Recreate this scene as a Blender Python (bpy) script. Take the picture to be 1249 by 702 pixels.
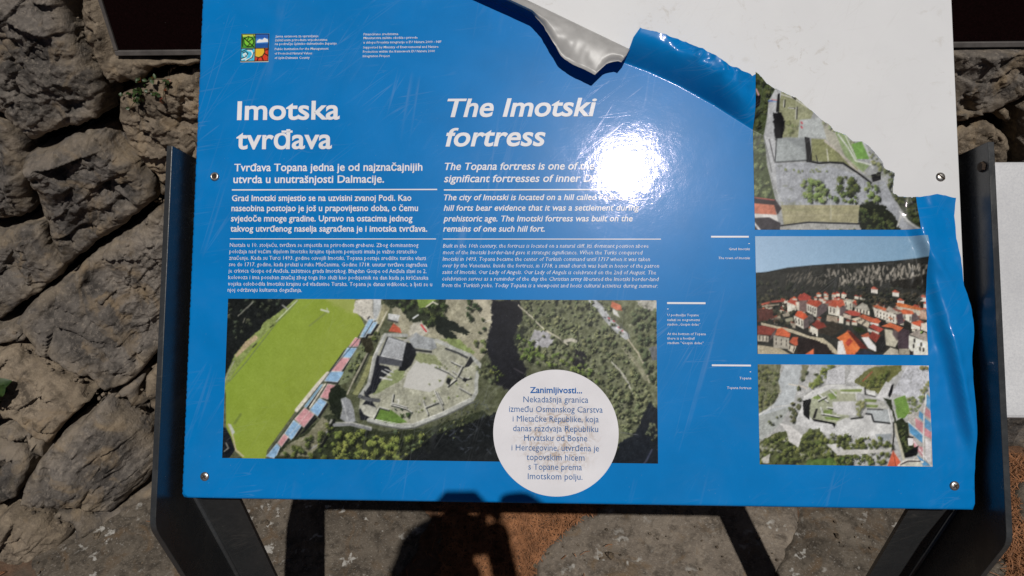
import bpy, bmesh, math, random
import numpy as np
from mathutils import Vector, Matrix
from mathutils.geometry import delaunay_2d_cdt

for o in list(bpy.data.objects):
    bpy.data.objects.remove(o)
SC = bpy.context.scene
COL = SC.collection

# ------------------------------------------------------------------ camera
FPX, PW, PH = 867.74, 1249.0, 702.0                # focal length and frame in photograph pixels
CX, CY = PW / 2, PH / 2
_r = np.array([-0.0785119, -0.0393052, -0.0048123])
_t = np.linalg.norm(_r); _k = _r / _t
_K = np.array([[0, -_k[2], _k[1]], [_k[2], 0, -_k[0]], [-_k[1], _k[0], 0]])
RB = np.eye(3) + math.sin(_t) * _K + (1 - math.cos(_t)) * _K @ _K      # board -> camera
CB = np.array([0.46184388, 0.20104141, 0.91958156])                    # camera in board metres
TILT = math.radians(45.3)
_c, _s = math.cos(TILT), math.sin(TILT)
MB = np.array([[1, 0, 0], [0, _c, -_s], [0, _s, _c]])                  # board -> world
CAM_H = 1.45
ORG = np.array([-0.5, 0.0, CAM_H - (MB @ CB)[2]])
CW = MB @ CB + ORG
RW = MB @ RB.T
CAM_R, CAM_U, CAM_B = RW[:, 0], RW[:, 1], RW[:, 2]

cam = bpy.data.cameras.new('camera')
cam.sensor_width = 36.0
cam.lens = FPX / PW * 36.0
cam.clip_start = 0.02
cam.clip_end = 500.0
camo = bpy.data.objects.new('camera', cam)
COL.objects.link(camo)
mw = Matrix.Identity(4)
for i in range(3):
    mw[i][0], mw[i][1], mw[i][2], mw[i][3] = CAM_R[i], CAM_U[i], CAM_B[i], CW[i]
camo.matrix_world = mw
SC.camera = camo

# ------------------------------------------------------------------ sky, sun, exposure
SUN = np.array([0.11860, -0.51551, 0.84864])       # towards the sun
SUN = SUN / np.linalg.norm(SUN)
SUN_EL = math.asin(SUN[2])
SUN_AZ = math.atan2(SUN[0], SUN[1])
w = bpy.data.worlds.new('World')
SC.world = w
w.use_nodes = True
nt = w.node_tree
bg = nt.nodes['Background']
sky = nt.nodes.new('ShaderNodeTexSky')
sky.sky_type = 'NISHITA'
sky.sun_disc = False
sky.sun_elevation = SUN_EL
sky.sun_rotation = SUN_AZ
sky.altitude = 400
sky.air_density = 0.35                             # very clear, dry air: dark blue sky, hard shadows
sky.dust_density = 0.05
nt.links.new(sky.outputs['Color'], bg.inputs['Color'])
bg.inputs['Strength'].default_value = 0.05
sun = bpy.data.lights.new('sun', 'SUN')
sun.energy = 5.0
sun.angle = math.radians(0.53)
sun.color = (1.0, 0.965, 0.92)
suno = bpy.data.objects.new('sun', sun)
COL.objects.link(suno)
suno.rotation_euler = Vector(SUN).to_track_quat('Z', 'Y').to_euler()
suno.location = (1, -4, 7)
SC.view_settings.view_transform = 'Standard'
SC.view_settings.look = 'None'
SC.view_settings.gamma = 1.0
SC.view_settings.use_curve_mapping = False
SC.view_settings.exposure = -0.97
SC.cycles.max_bounces = 6
SC.cycles.sample_clamp_indirect = 4.0

random.seed(7)
RNG = np.random.default_rng(11)


# ------------------------------------------------------------------ geometry helpers
def ray_b(u, v):
    d = RB.T @ np.array([u - CX, CY - v, -FPX])
    return d / np.linalg.norm(d)


def on_board(u, v, z=0.0):
    """photograph point -> (x, y) on the sign's plane, z metres above it"""
    d = ray_b(u, v)
    k = (z - CB[2]) / d[2]
    p = CB + k * d
    return p[0], p[1]


def board_px(x, y, z=0.0):
    P = np.stack([np.asarray(x, float), np.asarray(y, float), np.zeros_like(np.asarray(x, float)) + z], -1) - CB
    q = P @ RB.T
    return CX + FPX * q[..., 0] / -q[..., 2], CY - FPX * q[..., 1] / -q[..., 2]


def BW(x, y, z):
    return tuple(MB @ np.array([x, y, z]) + ORG)


def BWa(P):
    return np.asarray(P, float) @ MB.T + ORG


def ray_w(u, v):
    return MB @ ray_b(u, v)


def on_ground(u, v, z=0.0):
    d = ray_w(u, v)
    k = (z - CW[2]) / d[2]
    p = CW + k * d
    return p[0], p[1]


def sst(t):
    t = np.clip(t, 0, 1)
    return t * t * (3 - 2 * t)


def wall_y(x, z):
    """face of the dry stone wall: battered, with a footing that swells out at the left"""
    return 0.60 + 0.12 * z - 0.34 * sst((-0.70 - x) / 0.5) * sst((0.6 - z) / 0.6)


def on_wall(u, v, off=0.0):
    d = ray_w(u, v)
    ks = np.linspace(0.3, 5.0, 1500)
    P = CW[None] + ks[:, None] * d[None]
    g = P[:, 1] - (wall_y(P[:, 0], P[:, 2]) - off)
    i = int(np.argmax(g > 0))
    k = ks[i - 1] + (ks[i] - ks[i - 1]) * (-g[i - 1]) / (g[i] - g[i - 1])
    return CW + k * d


def _hash(ix, iy, seed):
    h = (ix.astype(np.int64) * 374761393 + iy.astype(np.int64) * 668265263 + seed * 974711) & 0x7fffffff
    h = ((h ^ (h >> 13)) * 1274126177) & 0x7fffffff
    h = h ^ (h >> 16)
    return (h & 0xffff) / 65535.0


def vnoise(x, y, seed=0):
    ix, iy = np.floor(x), np.floor(y)
    fx, fy = x - ix, y - iy
    fx = fx * fx * fx * (fx * (fx * 6 - 15) + 10)
    fy = fy * fy * fy * (fy * (fy * 6 - 15) + 10)
    a, b = _hash(ix, iy, seed), _hash(ix + 1, iy, seed)
    c, d = _hash(ix, iy + 1, seed), _hash(ix + 1, iy + 1, seed)
    return (a * (1 - fx) + b * fx) * (1 - fy) + (c * (1 - fx) + d * fx) * fy


def fbm(x, y, seed=0, octs=4, gain=0.5):
    s = 0.0; a = 1.0; n = 0.0
    for i in range(octs):
        s = s + a * vnoise(x * 2 ** i + 17.3 * i, y * 2 ** i - 9.1 * i, seed + i * 31)
        n += a; a *= gain
    return s / n


def ridged(x, y, seed=0, octs=3):
    s = 0.0; a = 1.0; n = 0.0
    for i in range(octs):
        s = s + a * (1 - np.abs(2 * vnoise(x * 2 ** i + 5.7 * i, y * 2 ** i + 3.3 * i, seed + i * 53) - 1))
        n += a; a *= 0.5
    return s / n


def chips(x, y, seed=0, tilt=0.3):
    """broken facets: every jittered cell is a small tilted plane"""
    ix, iy = np.floor(x), np.floor(y)
    best = np.full(x.shape, 9e9); h = np.zeros(x.shape)
    for a in (-1, 0, 1):
        for b in (-1, 0, 1):
            cx, cy = ix + a, iy + b
            px = cx + _hash(cx, cy, seed); py = cy + _hash(cx, cy, seed + 1)
            d = (x - px) ** 2 + (y - py) ** 2
            v = (_hash(cx, cy, seed + 2) - .5) * .8 + tilt * ((_hash(cx, cy, seed + 3) - .5) * 2 * (x - px) + (_hash(cx, cy, seed + 4) - .5) * 2 * (y - py))
            m = d < best
            h = np.where(m, v, h); best = np.where(m, d, best)
    return h


def inside(px, py, poly):
    """point in polygon, vectorised"""
    r = np.zeros(px.shape, bool)
    n = len(poly)
    for i in range(n):
        x0, y0 = poly[i]; x1, y1 = poly[(i + 1) % n]
        if y0 == y1:
            continue
        c = (py >= min(y0, y1)) & (py < max(y0, y1))
        r ^= c & (px < (x1 - x0) * (py - y0) / (y1 - y0) + x0)
    return r


def edge_dist(px, py, poly, closed=True):
    d = np.full(px.shape, 1e9)
    n = len(poly)
    for i in range(n if closed else n - 1):
        x0, y0 = poly[i]; x1, y1 = poly[(i + 1) % n]
        ex, ey = x1 - x0, y1 - y0
        L = ex * ex + ey * ey + 1e-12
        t = np.clip(((px - x0) * ex + (py - y0) * ey) / L, 0, 1)
        d = np.minimum(d, np.hypot(px - x0 - t * ex, py - y0 - t * ey))
    return d


# ------------------------------------------------------------------ object helpers
def tag(o, label=None, cat=None, group=None, kind=None):
    if label: o['label'] = label
    if cat: o['category'] = cat
    if group: o['group'] = group
    if kind: o['kind'] = kind
    return o


def empty(name, loc=(0, 0, 0)):
    o = bpy.data.objects.new(name, None)
    o.location = loc
    o.empty_display_size = 0.1
    COL.objects.link(o)
    return o


def link(name, me, mats=(), parent=None):
    o = bpy.data.objects.new(name, me)
    for m in (mats if isinstance(mats, (list, tuple)) else [mats]):
        me.materials.append(m)
    COL.objects.link(o)
    if parent is not None:
        o.parent = parent
        if parent.type == 'EMPTY':                                # meshes are built in world metres; a root Empty stands at its thing's base
            o.matrix_parent_inverse = Matrix.Translation(-parent.location)
    return o


def mesh_np(name, V, Fc, mats=(), parent=None, smooth=True, midx=None):
    me = bpy.data.meshes.new(name)
    me.from_pydata([tuple(v) for v in np.asarray(V, float)], [], [tuple(int(i) for i in f) for f in Fc])
    me.update()
    if smooth:
        me.polygons.foreach_set('use_smooth', [True] * len(me.polygons))
    if midx is not None:
        o = link(name, me, mats, parent)
        me.polygons.foreach_set('material_index', midx)
        return o
    return link(name, me, mats, parent)


def from_bm(name, bm, mats=(), parent=None, smooth=False):
    me = bpy.data.meshes.new(name)
    bm.normal_update()
    bm.to_mesh(me); bm.free()
    if smooth:
        me.polygons.foreach_set('use_smooth', [True] * len(me.polygons))
    return link(name, me, mats, parent)


def prism(bm, pts, ext, bevel=0.0):
    """closed polygon (3D points) extruded along a vector"""
    a = [bm.verts.new(p) for p in pts]
    b = [bm.verts.new(tuple(np.asarray(p) + np.asarray(ext))) for p in pts]
    fs = [bm.faces.new(a[::-1]), bm.faces.new(b)]
    n = len(pts)
    for i in range(n):
        fs.append(bm.faces.new((a[i], a[(i + 1) % n], b[(i + 1) % n], b[i])))
    bmesh.ops.recalc_face_normals(bm, faces=fs)
    if bevel:
        es = list({e for f in fs for e in f.edges})
        bmesh.ops.bevel(bm, geom=es, offset=bevel, segments=2, profile=0.5, affect='EDGES', clamp_overlap=True)


def box_b(bm, x0, x1, y0, y1, z0, z1, bevel=0.0):
    """box in the sign's own axes"""
    prism(bm, [BW(x0, y0, z0), BW(x1, y0, z0), BW(x1, y1, z0), BW(x0, y1, z0)],
          MB @ np.array([0, 0, z1 - z0]), bevel)


def tube(bm, pts, rad, seg=8):
    pts = [Vector(p) for p in pts]
    rad = rad if isinstance(rad, (list, tuple)) else [rad] * len(pts)
    rings = []
    for i, p in enumerate(pts):
        t = (pts[min(i + 1, len(pts) - 1)] - pts[max(i - 1, 0)]).normalized()
        up = Vector((0, 0, 1)) if abs(t.z) < 0.95 else Vector((1, 0, 0))
        a = t.cross(up).normalized(); b = t.cross(a)
        rings.append([bm.verts.new(p + rad[i] * (math.cos(2 * math.pi * k / seg) * a + math.sin(2 * math.pi * k / seg) * b)) for k in range(seg)])
    for r0, r1 in zip(rings, rings[1:]):
        for k in range(seg):
            bm.faces.new((r0[k], r0[(k + 1) % seg], r1[(k + 1) % seg], r1[k]))
    bm.faces.new(rings[0][::-1]); bm.faces.new(rings[-1])


# ------------------------------------------------------------------ materials
def mat(name):
    m = bpy.data.materials.new(name)
    m.use_nodes = True
    return m, m.node_tree, m.node_tree.nodes['Principled BSDF']


def node(t, kind, **kw):
    n = t.nodes.new(kind)
    for k, v in kw.items():
        if k.startswith('i_'):
            n.inputs[k[2:].replace('_', ' ')].default_value = v
        else:
            setattr(n, k, v)
    return n


def ramp(t, fac, stops):
    r = t.nodes.new('ShaderNodeValToRGB')
    el = r.color_ramp.elements
    while len(el) < len(stops):
        el.new(0.5)
    for e, (p, c) in zip(el, stops):
        e.position = p
        e.color = (c[0], c[1], c[2], 1) if len(c) == 3 else c
    t.links.new(fac, r.inputs['Fac'])
    return r.outputs['Color']


def noise_n(t, scale, detail=6, rough=0.55, vec=None, dist=0.0):
    n = node(t, 'ShaderNodeTexNoise')
    n.inputs['Scale'].default_value = scale
    n.inputs['Detail'].default_value = detail
    n.inputs['Roughness'].default_value = rough
    n.inputs['Distortion'].default_value = dist
    if vec is not None:
        t.links.new(vec, n.inputs['Vector'])
    return n.outputs['Fac']


def mixc(t, fac, a, b):
    m = t.nodes.new('ShaderNodeMix')
    m.data_type = 'RGBA'
    if isinstance(fac, (int, float)):
        m.inputs[0].default_value = fac
    else:
        t.links.new(fac, m.inputs[0])
    for s, v in ((6, a), (7, b)):
        if isinstance(v, tuple):
            m.inputs[s].default_value = (v[0], v[1], v[2], 1)
        else:
            t.links.new(v, m.inputs[s])
    return m.outputs[2]


def mathn(t, op, a, b=None):
    m = t.nodes.new('ShaderNodeMath')
    m.operation = op
    for i, v in enumerate((a, b)):
        if v is None: continue
        if isinstance(v, (int, float)):
            m.inputs[i].default_value = v
        else:
            t.links.new(v, m.inputs[i])
    return m.outputs[0]


def bump(t, b, height, strength, dist, prev=None):
    n = t.nodes.new('ShaderNodeBump')
    n.inputs['Strength'].default_value = strength
    n.inputs['Distance'].default_value = dist
    t.links.new(height, n.inputs['Height'])
    if prev is not None:
        t.links.new(prev, n.inputs['Normal'])
    t.links.new(n.outputs['Normal'], b.inputs['Normal'])
    return n.outputs['Normal']


def pos(t):
    return t.nodes.new('ShaderNodeNewGeometry').outputs['Position']


def plain(name, col, rough=0.5, metal=0.0, spec=0.5, nscale=60, namp=0.15):
    m, t, b = mat(name)
    p = pos(t)
    f = noise_n(t, nscale, 5, 0.6, p)
    lo = tuple(c * (1 - namp) for c in col); hi = tuple(min(1, c * (1 + namp)) for c in col)
    t.links.new(ramp(t, f, [(0.3, lo), (0.7, hi)]), b.inputs['Base Color'])
    b.inputs['Roughness'].default_value = rough
    b.inputs['Metallic'].default_value = metal
    b.inputs['Specular IOR Level'].default_value = spec
    return m


def scratch_mask(t, p, amount=0.5):
    """thin straight scratches in several directions, 0..1"""
    out = None
    for k, (ang, sx, sy) in enumerate(((12, 3, 420), (57, 2.5, 360), (98, 3, 460), (141, 2.2, 380), (170, 4, 520))):
        mp = t.nodes.new('ShaderNodeMapping')
        mp.vector_type = 'TEXTURE'
        mp.inputs['Location'].default_value = (k * 1.3, k * 0.7, 0)
        mp.inputs['Rotation'].default_value = (TILT, 0, math.radians(ang))
        mp2 = t.nodes.new('ShaderNodeMapping')
        mp2.inputs['Scale'].default_value = (sx * 2, sy * 0.25, 0.0)
        t.links.new(p, mp.inputs['Vector'])
        t.links.new(mp.outputs['Vector'], mp2.inputs['Vector'])
        f = noise_n(t, 1.0, 1.5, 0.5, mp2.outputs['Vector'], 0.25)
        d = mathn(t, 'ABSOLUTE', mathn(t, 'SUBTRACT', f, 0.63))
        s = mathn(t, 'SUBTRACT', 1.0, mathn(t, 'MULTIPLY', d, 75.0))
        s = mathn(t, 'MAXIMUM', s, 0.0)
        out = s if out is None else mathn(t, 'MAXIMUM', out, s)
    patch = ramp(t, noise_n(t, 9, 3, 0.6, p), [(0.46, (0, 0, 0)), (0.70, (1, 1, 1))])
    return mathn(t, 'MULTIPLY', mathn(t, 'MULTIPLY', out, patch), amount)


def print_mat(name, col=None, attr=False, rough=0.078, wear=0.07, two_tone=None):
    """printed, laminated vinyl: clean colour, scratched gloss, faint dust"""
    m, t, b = mat(name)
    p = pos(t)
    if attr:
        a = t.nodes.new('ShaderNodeVertexColor'); a.layer_name = 'Col'
        c = a.outputs['Color']
    else:
        f = noise_n(t, 14, 4, 0.6, p)
        c = ramp(t, f, [(0.35, tuple(x * 0.955 for x in col)), (0.65, tuple(min(1, x * 1.045) for x in col))])
    dust = ramp(t, noise_n(t, 7, 7, 0.7, p, 0.6), [(0.45, (0, 0, 0)), (0.85, (1, 1, 1))])
    speck = ramp(t, noise_n(t, 420, 2, 0.5, p), [(0.735, (0, 0, 0)), (0.78, (1, 1, 1))])
    sm = scratch_mask(t, p, 1.0)
    k = mathn(t, 'ADD', mathn(t, 'MULTIPLY', dust, wear * 0.35), mathn(t, 'MULTIPLY', sm, wear * 1.1))
    k = mathn(t, 'ADD', k, mathn(t, 'MULTIPLY', speck, wear * 1.3))
    c = mixc(t, k, c, (0.62, 0.66, 0.70))
    t.links.new(c, b.inputs['Base Color'])
    r = mathn(t, 'ADD', mathn(t, 'MULTIPLY', dust, 0.05), mathn(t, 'MULTIPLY', sm, 0.14))
    r = mathn(t, 'ADD', r, rough)
    t.links.new(r, b.inputs['Roughness'])
    b.inputs['Specular IOR Level'].default_value = 0.085
    b.inputs['Specular Tint'].default_value = (1.0, 0.84, 0.95, 1)  # pink put into the gloss colour to imitate violet lens flare round the glare
    b.inputs['Coat Weight'].default_value = 0.18
    b.inputs['Coat Roughness'].default_value = 0.30
    n1 = bump(t, b, noise_n(t, 900, 2, 0.5, p), 0.05, 0.0006)
    n2 = bump(t, b, noise_n(t, 30, 4, 0.55, p), 0.075, 0.004, n1)
    bump(t, b, sm, 0.03, 0.0005, n2)
    return m


LIT = 0.80                                          # how bright a lit white (albedo 1) comes out, linear


def lin(c):
    c = np.asarray(c, float) / 255.0
    return np.where(c <= 0.04045, c / 12.92, ((c + 0.055) / 1.055) ** 2.4)


def ink(c):
    return tuple(np.clip(lin(c) / LIT, 0.001, 0.9))
# ------------------------------------------------------------------ the printed photographs: small rasters painted in numpy
class Pic:
    def __init__(s, x0, y0, x1, y1, k=1.0, base=(60, 60, 55), seed=1):
        s.x0, s.y0, s.k = x0, y0, k
        s.w, s.h = int((x1 - x0) * k), int((y1 - y0) * k)
        s.Y, s.X = np.mgrid[0:s.h, 0:s.w]
        s.X = x0 + (s.X + 0.5) / k; s.Y = y0 + (s.Y + 0.5) / k
        s.a = np.zeros((s.h, s.w, 3)) + np.array(base, float)
        s.o, s.sc, s.seed = (0, 0), 1.0, seed
        s.rng = np.random.default_rng(seed)

    def tr(s, ox=0, oy=0, sc=1.0):
        s.o, s.sc = (ox, oy), sc

    def T(s, pts):
        return [(s.o[0] + p[0] / s.sc, s.o[1] + p[1] / s.sc) for p in pts]

    def _mix(s, m, col, amp, fr, box):
        ys, xs = box
        s.seed += 1
        c = np.array(col, float)[None, None]
        X, Y = s.X[ys, xs], s.Y[ys, xs]
        n = (fbm(X / fr, Y / fr, s.seed, 4, 0.7) - 0.5) * 2 * amp
        cc = c + n[..., None]
        s.a[ys, xs] = s.a[ys, xs] * (1 - m[..., None]) + cc * m[..., None]

    def _box(s, pts, pad):
        xs = [p[0] for p in pts]; ys = [p[1] for p in pts]
        i0 = max(0, int((min(xs) - pad - s.x0) * s.k)); i1 = min(s.w, int((max(xs) + pad - s.x0) * s.k) + 2)
        j0 = max(0, int((min(ys) - pad - s.y0) * s.k)); j1 = min(s.h, int((max(ys) + pad - s.y0) * s.k) + 2)
        if i1 <= i0 or j1 <= j0: return None
        return slice(j0, j1), slice(i0, i1)

    def poly(s, pts, col, amp=8, fr=3.0, jag=0.0, soft=0.45, alpha=1.0):
        pts = s.T(pts)
        b = s._box(pts, 2 + jag)
        if b is None: return
        X, Y = s.X[b], s.Y[b]
        if jag:
            s.seed += 1
            X = X + (fbm(X / 3, Y / 3, s.seed) - .5) * 4 * jag
            Y = Y + (fbm(X / 3 + 50, Y / 3, s.seed) - .5) * 4 * jag
        i = inside(X, Y, pts)
        d = edge_dist(X, Y, pts) * np.where(i, 1, -1)
        s._mix(np.clip(0.5 + d / (2 * soft), 0, 1) * alpha, col, amp, fr, b)

    def line(s, pts, wd, col, amp=6, alpha=1.0, jag=0.0):
        pts = s.T(pts)
        b = s._box(pts, wd + 2)
        if b is None: return
        X, Y = s.X[b], s.Y[b]
        if jag:
            s.seed += 1
            X = X + (fbm(X / 4, Y / 4, s.seed) - .5) * 4 * jag
        d = edge_dist(X, Y, pts, closed=False)
        s._mix(np.clip(wd / 2 + 0.5 - d, 0, 1) * alpha, col, amp, 2.0, b)

    def trees(s, pts, n, size=(1.5, 4), dark=(38, 46, 28), light=(120, 135, 70), sh=0.8):
        """n crowns scattered in a polygon: a shadow, a dark body, a lit upper-left side of leaf dabs"""
        pts = s.T(pts)
        xs = [p[0] for p in pts]; ys = [p[1] for p in pts]
        q = []
        for _ in range(n * 12):
            x, y = s.rng.uniform(min(xs), max(xs)), s.rng.uniform(min(ys), max(ys))
            if inside(np.array([x]), np.array([y]), pts)[0]:
                q.append((x, y))
            if len(q) >= n: break
        q.sort(key=lambda p: p[1])
        so, ss = s.o, s.sc
        s.tr()
        for x, y in q:
            r = s.rng.uniform(*size)
            b = s._box([(x - 2 * r, y - 2 * r), (x + 2 * r, y + 2 * r)], 1)
            if b is None: continue
            X, Y = s.X[b], s.Y[b]
            s.seed += 1
            wob = (fbm(X / 1.6, Y / 1.6, s.seed, 3, .8) - .5) * 1.5
            m = np.clip((1.1 - np.hypot(X - x - .6 * r, Y - y - .5 * r) / r + wob) * 2, 0, 1) * sh
            s.a[b] = s.a[b] * (1 - m[..., None]) + np.array([22, 25, 22.]) * m[..., None]
            m = np.clip((1.0 - np.hypot(X - x, Y - y) / r + wob) * 2, 0, 1)
            t = np.clip(.55 - ((X - x) + (Y - y)) / (2.2 * r) + wob * 1.1, 0, 1)[..., None]
            hue = s.rng.uniform(-14, 14)
            c = np.array(dark, float) * (1 - t) + (np.array(light, float) + np.array([hue, hue * .6, hue * .4])) * t
            s.a[b] = s.a[b] * (1 - m[..., None]) + c * m[..., None]
        s.o, s.sc = so, ss

    def grain(s, amp=5, mott=0.16, calm=()):
        n = fbm(s.X / 8, s.Y / 8, s.seed + 5, 4, .75) - .5
        f = fbm(s.X / 1.7, s.Y / 1.7, s.seed + 9, 2, .8) - .5
        k = np.ones(s.X.shape)
        for q in calm:
            k[inside(s.X, s.Y, q)] = 0.12
        s.a *= (1 + k * (mott * 2 * n + mott * 1.3 * f))[..., None]
        g = s.a.mean(-1, keepdims=True)
        s.a = g + (s.a - g) * .94
        s.a += s.rng.normal(0, amp, s.a.shape[:2])[..., None]
        s.a = np.clip(s.a, 3, 235)

    def sample(s, u, v):
        x = np.clip((u - s.x0) * s.k - .5, 0, s.w - 1.001); y = np.clip((v - s.y0) * s.k - .5, 0, s.h - 1.001)
        i, j = x.astype(int), y.astype(int)
        fx, fy = (x - i)[..., None], (y - j)[..., None]
        a = s.a
        return (a[j, i] * (1 - fx) + a[j, i + 1] * fx) * (1 - fy) + (a[j + 1, i] * (1 - fx) + a[j + 1, i + 1] * fx) * fy


BLUE_S, PINK_S = (135, 172, 205), (196, 142, 146)


def paint_fortress():
    """stadium on the left, ruined fortress in the middle, wooded ravine and hillside on the right"""
    p = Pic(268, 358, 808, 574, base=(58, 64, 46), seed=3)
    K = 6.38
    p.poly([(268, 358), (808, 358), (808, 574), (268, 574)], (84, 88, 66), 34, 5)
    # dark woods top left
    p.poly([(268, 358), (366, 358), (361, 365), (348, 375), (333, 386), (317, 402), (304, 413), (287, 432), (277, 456), (268, 470)], (24, 27, 26), 12, 3)
    p.trees([(272, 360), (350, 362), (330, 383), (300, 405), (275, 420)], 26, (1.5, 4), (22, 26, 22), (78, 84, 66))
    p.line([(291, 385), (300, 377), (309, 368)], 1.5, (120, 120, 110), jag=.6)
    p.line([(297, 393), (299, 388)], 1.2, (120, 118, 105))
    # verge between the woods and the pitch
    p.poly([(268, 480), (277, 455), (287, 432), (304.5, 413), (317, 402), (322, 393), (333, 385.6), (348, 375), (361, 364), (376, 358), (376, 372), (300, 440), (268, 490)], (128, 142, 80), 18, 4, .6)
    p.poly([(287, 433), (300, 417), (312, 408), (316, 412), (302, 424), (288, 436)], (168, 150, 118), 14, 2, .6)
    # the pitch
    f = [(276, 470), (290, 448), (312, 420), (338, 392), (364, 364), (372, 358), (432, 358), (434, 380), (441, 388), (445, 397), (441, 403), (436, 411), (420, 427), (400, 455), (389, 466), (362, 499), (326, 549), (324, 560), (298, 560), (288, 550), (276, 519)]
    p.poly(f, (134, 156, 56), 7, 26)
    b = p._box(f, 1)
    X, Y = p.X[b], p.Y[b]
    m = (inside(X, Y, f) * np.clip((X - 300) / 160 + (Y - 440) / 260, 0, 1) * .55)[..., None]
    p.a[b] = p.a[b] * (1 - m) + (np.array([138, 146, 54.]) + (fbm(X / 9, Y / 9, 8) - .5)[..., None] * 22) * m
    p.poly([(395, 358), (446, 358), (446, 372), (432, 384), (415, 376), (400, 368)], (158, 164, 96), 10, 6, 1.5, 3, .6)
    p.line([(378, 397), (388, 389), (398, 381)], 2.2, (118, 132, 70), alpha=.7)
    p.line([(392, 377.5), (401, 380)], 2.2, (186, 192, 170)); p.line([(399, 376), (401, 381)], 1.4, (176, 182, 160))
    p.line([(280, 465), (300, 442), (324, 411), (338, 393), (352, 380), (364, 366)], .9, (96, 104, 92), alpha=.8)
    p.line([(309, 423), (313, 419)], 1.6, (54, 60, 40)); p.line([(330, 399), (334, 396)], 1.4, (60, 66, 44))
    p.line([(337, 392), (350, 379), (363, 366)], .8, (200, 204, 200))
    p.line([(345, 372), (351, 377)], 1.8, (150, 152, 146))
    p.line([(272, 470), (278, 456), (286, 440)], 1.2, (150, 146, 140))
    p.line([(286.5, 516), (294, 505)], 3, (106, 122, 56), alpha=.7)
    p.line([(279, 517), (284, 530), (288, 549), (297, 556)], 2, (178, 168, 138), jag=.4); p.poly([(279.5, 517), (282, 517), (287, 527), (284, 530)], (178, 186, 178), 5)
    p.poly([(268, 518), (276, 522), (282, 532), (287, 548), (284, 553), (280, 558), (268, 560)], (22, 26, 32), 14, 2)
    p.line([(276, 540), (279, 546), (274, 550)], 1.4, (140, 140, 132))
    # pale yard and road at the top
    p.poly([(434, 366), (466, 360), (464, 375), (459, 391), (452, 393), (447, 391), (441, 386), (431, 380)], (196, 192, 180), 14, 3, .5)
    p.poly([(455, 358), (466, 358), (463, 386), (457, 392), (455, 380)], (176, 180, 180), 4, 4)
    p.line([(455, 364), (455, 380)], .8, (110, 110, 100))
    p.poly([(468, 370), (476, 376), (468, 392), (462, 404), (452, 412), (446, 410), (456, 396), (463, 382)], (150, 146, 116), 22, 2)
    p.line([(466, 372), (462, 386), (456, 400), (449, 410)], 1.2, (196, 192, 176)); p.line([(472, 380), (466, 392), (458, 408)], 1.0, (198, 194, 180))
    p.trees([(455, 404), (465, 402), (458, 414), (452, 416)], 8, (1.5, 3.2))
    # the strip of stands
    def seat(q, c, sh=True):
        if sh: p.poly([(x + 2.2, y + 2.4) for x, y in q], (30, 32, 34), 4)
        p.poly(q, c, 5, 2)
        p.line(q + q[:1], .7, (226, 224, 216), alpha=.75)
    seat([(450, 389), (456.5, 389), (445.5, 411), (439, 411)], (150, 182, 208)); seat([(455.5, 392), (461, 392.6), (452, 406.7), (447, 406.7)], (150, 182, 208))
    p.line([(444, 410), (455, 392)], 1, (60, 62, 66)); p.line([(449, 388.5), (451, 386)], 1.6, (50, 50, 52))
    p.line([(438, 412), (420, 428), (402, 453)], 1.2, (50, 54, 56)); p.line([(400, 455), (389, 467), (362, 500)], 4.5, (206, 200, 186))
    seat([(433.7, 411.4), (440, 413), (437, 422.4), (426, 422.4)], PINK_S); seat([(424, 424), (436, 424), (428, 436), (417, 435.5)], BLUE_S)
    seat([(416.5, 436), (427.4, 436.5), (416.5, 452.5), (404, 452.5)], PINK_S); seat([(403, 453), (421, 453), (412, 465.6), (396, 464.5)], BLUE_S)
    seat([(390.7, 469), (395, 468), (374, 497), (371, 495.5)], (120, 160, 185)); seat([(400, 468), (409.5, 469.5), (401, 487), (390.7, 484)], PINK_S)
    p.line([(397, 468), (378, 497)], 1.8, (222, 214, 196)); p.line([(398, 470), (379, 499)], .8, (60, 60, 60))
    seat([(390, 485), (399, 490), (388, 507.5), (378, 499.7)], BLUE_S); seat([(372, 497), (383.6, 505), (371, 521), (360, 510.6)], PINK_S)
    seat([(358.6, 512), (368, 519), (356, 536.5), (347.6, 528)], BLUE_S); seat([(346.8, 528.7), (352, 533), (343.7, 544.5), (339, 539.6)], PINK_S)
    seat([(338, 540.4), (342, 545), (336, 559), (325, 556)], BLUE_S)
    for q0, q1 in (((378, 501), (365, 516)), ((366, 516), (351, 533)), ((383, 488), (394, 495))):
        p.line([q0, q1], .7, (220, 214, 206), alpha=.6)
    p.line([(438, 412), (404, 452), (358, 511), (327, 553)], .8, (40, 44, 50), alpha=.85)
    p.line([(386, 510), (372, 525), (357, 540)], 2.6, (26, 28, 28)); p.line([(389, 508), (396, 497)], 2, (30, 30, 30))
    # scrub between the stands and the fortress
    p.poly([(436, 424), (446, 412), (450, 424), (440, 445), (424, 466), (412, 470), (420, 452)], (110, 118, 88), 26, 2)
    p.trees([(436, 426), (446, 416), (448, 428), (436, 448), (422, 462), (414, 464)], 26, (1.2, 2.6), (46, 54, 34), (132, 142, 92))
    p.poly([(440, 413), (452, 412), (456, 424), (452, 432), (446, 428)], (48, 46, 34), 18, 2, .8)
    p.line([(448, 431), (440, 447), (431, 464), (424, 480)], 2, (150, 146, 130)); p.line([(450, 431), (442, 448), (433, 466)], 1.6, (38, 40, 38))
    p.poly([(452, 434), (458, 434), (450, 455), (442, 472), (436, 482), (430, 480), (440, 462)], (132, 134, 92), 16, 2)
    p.poly([(336, 558), (348, 541), (372, 526), (398, 506), (424, 506), (444, 520), (470, 526), (520, 522), (590, 500), (610, 520), (610, 572), (336, 572)], (48, 54, 38), 22, 3, .8)
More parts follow.
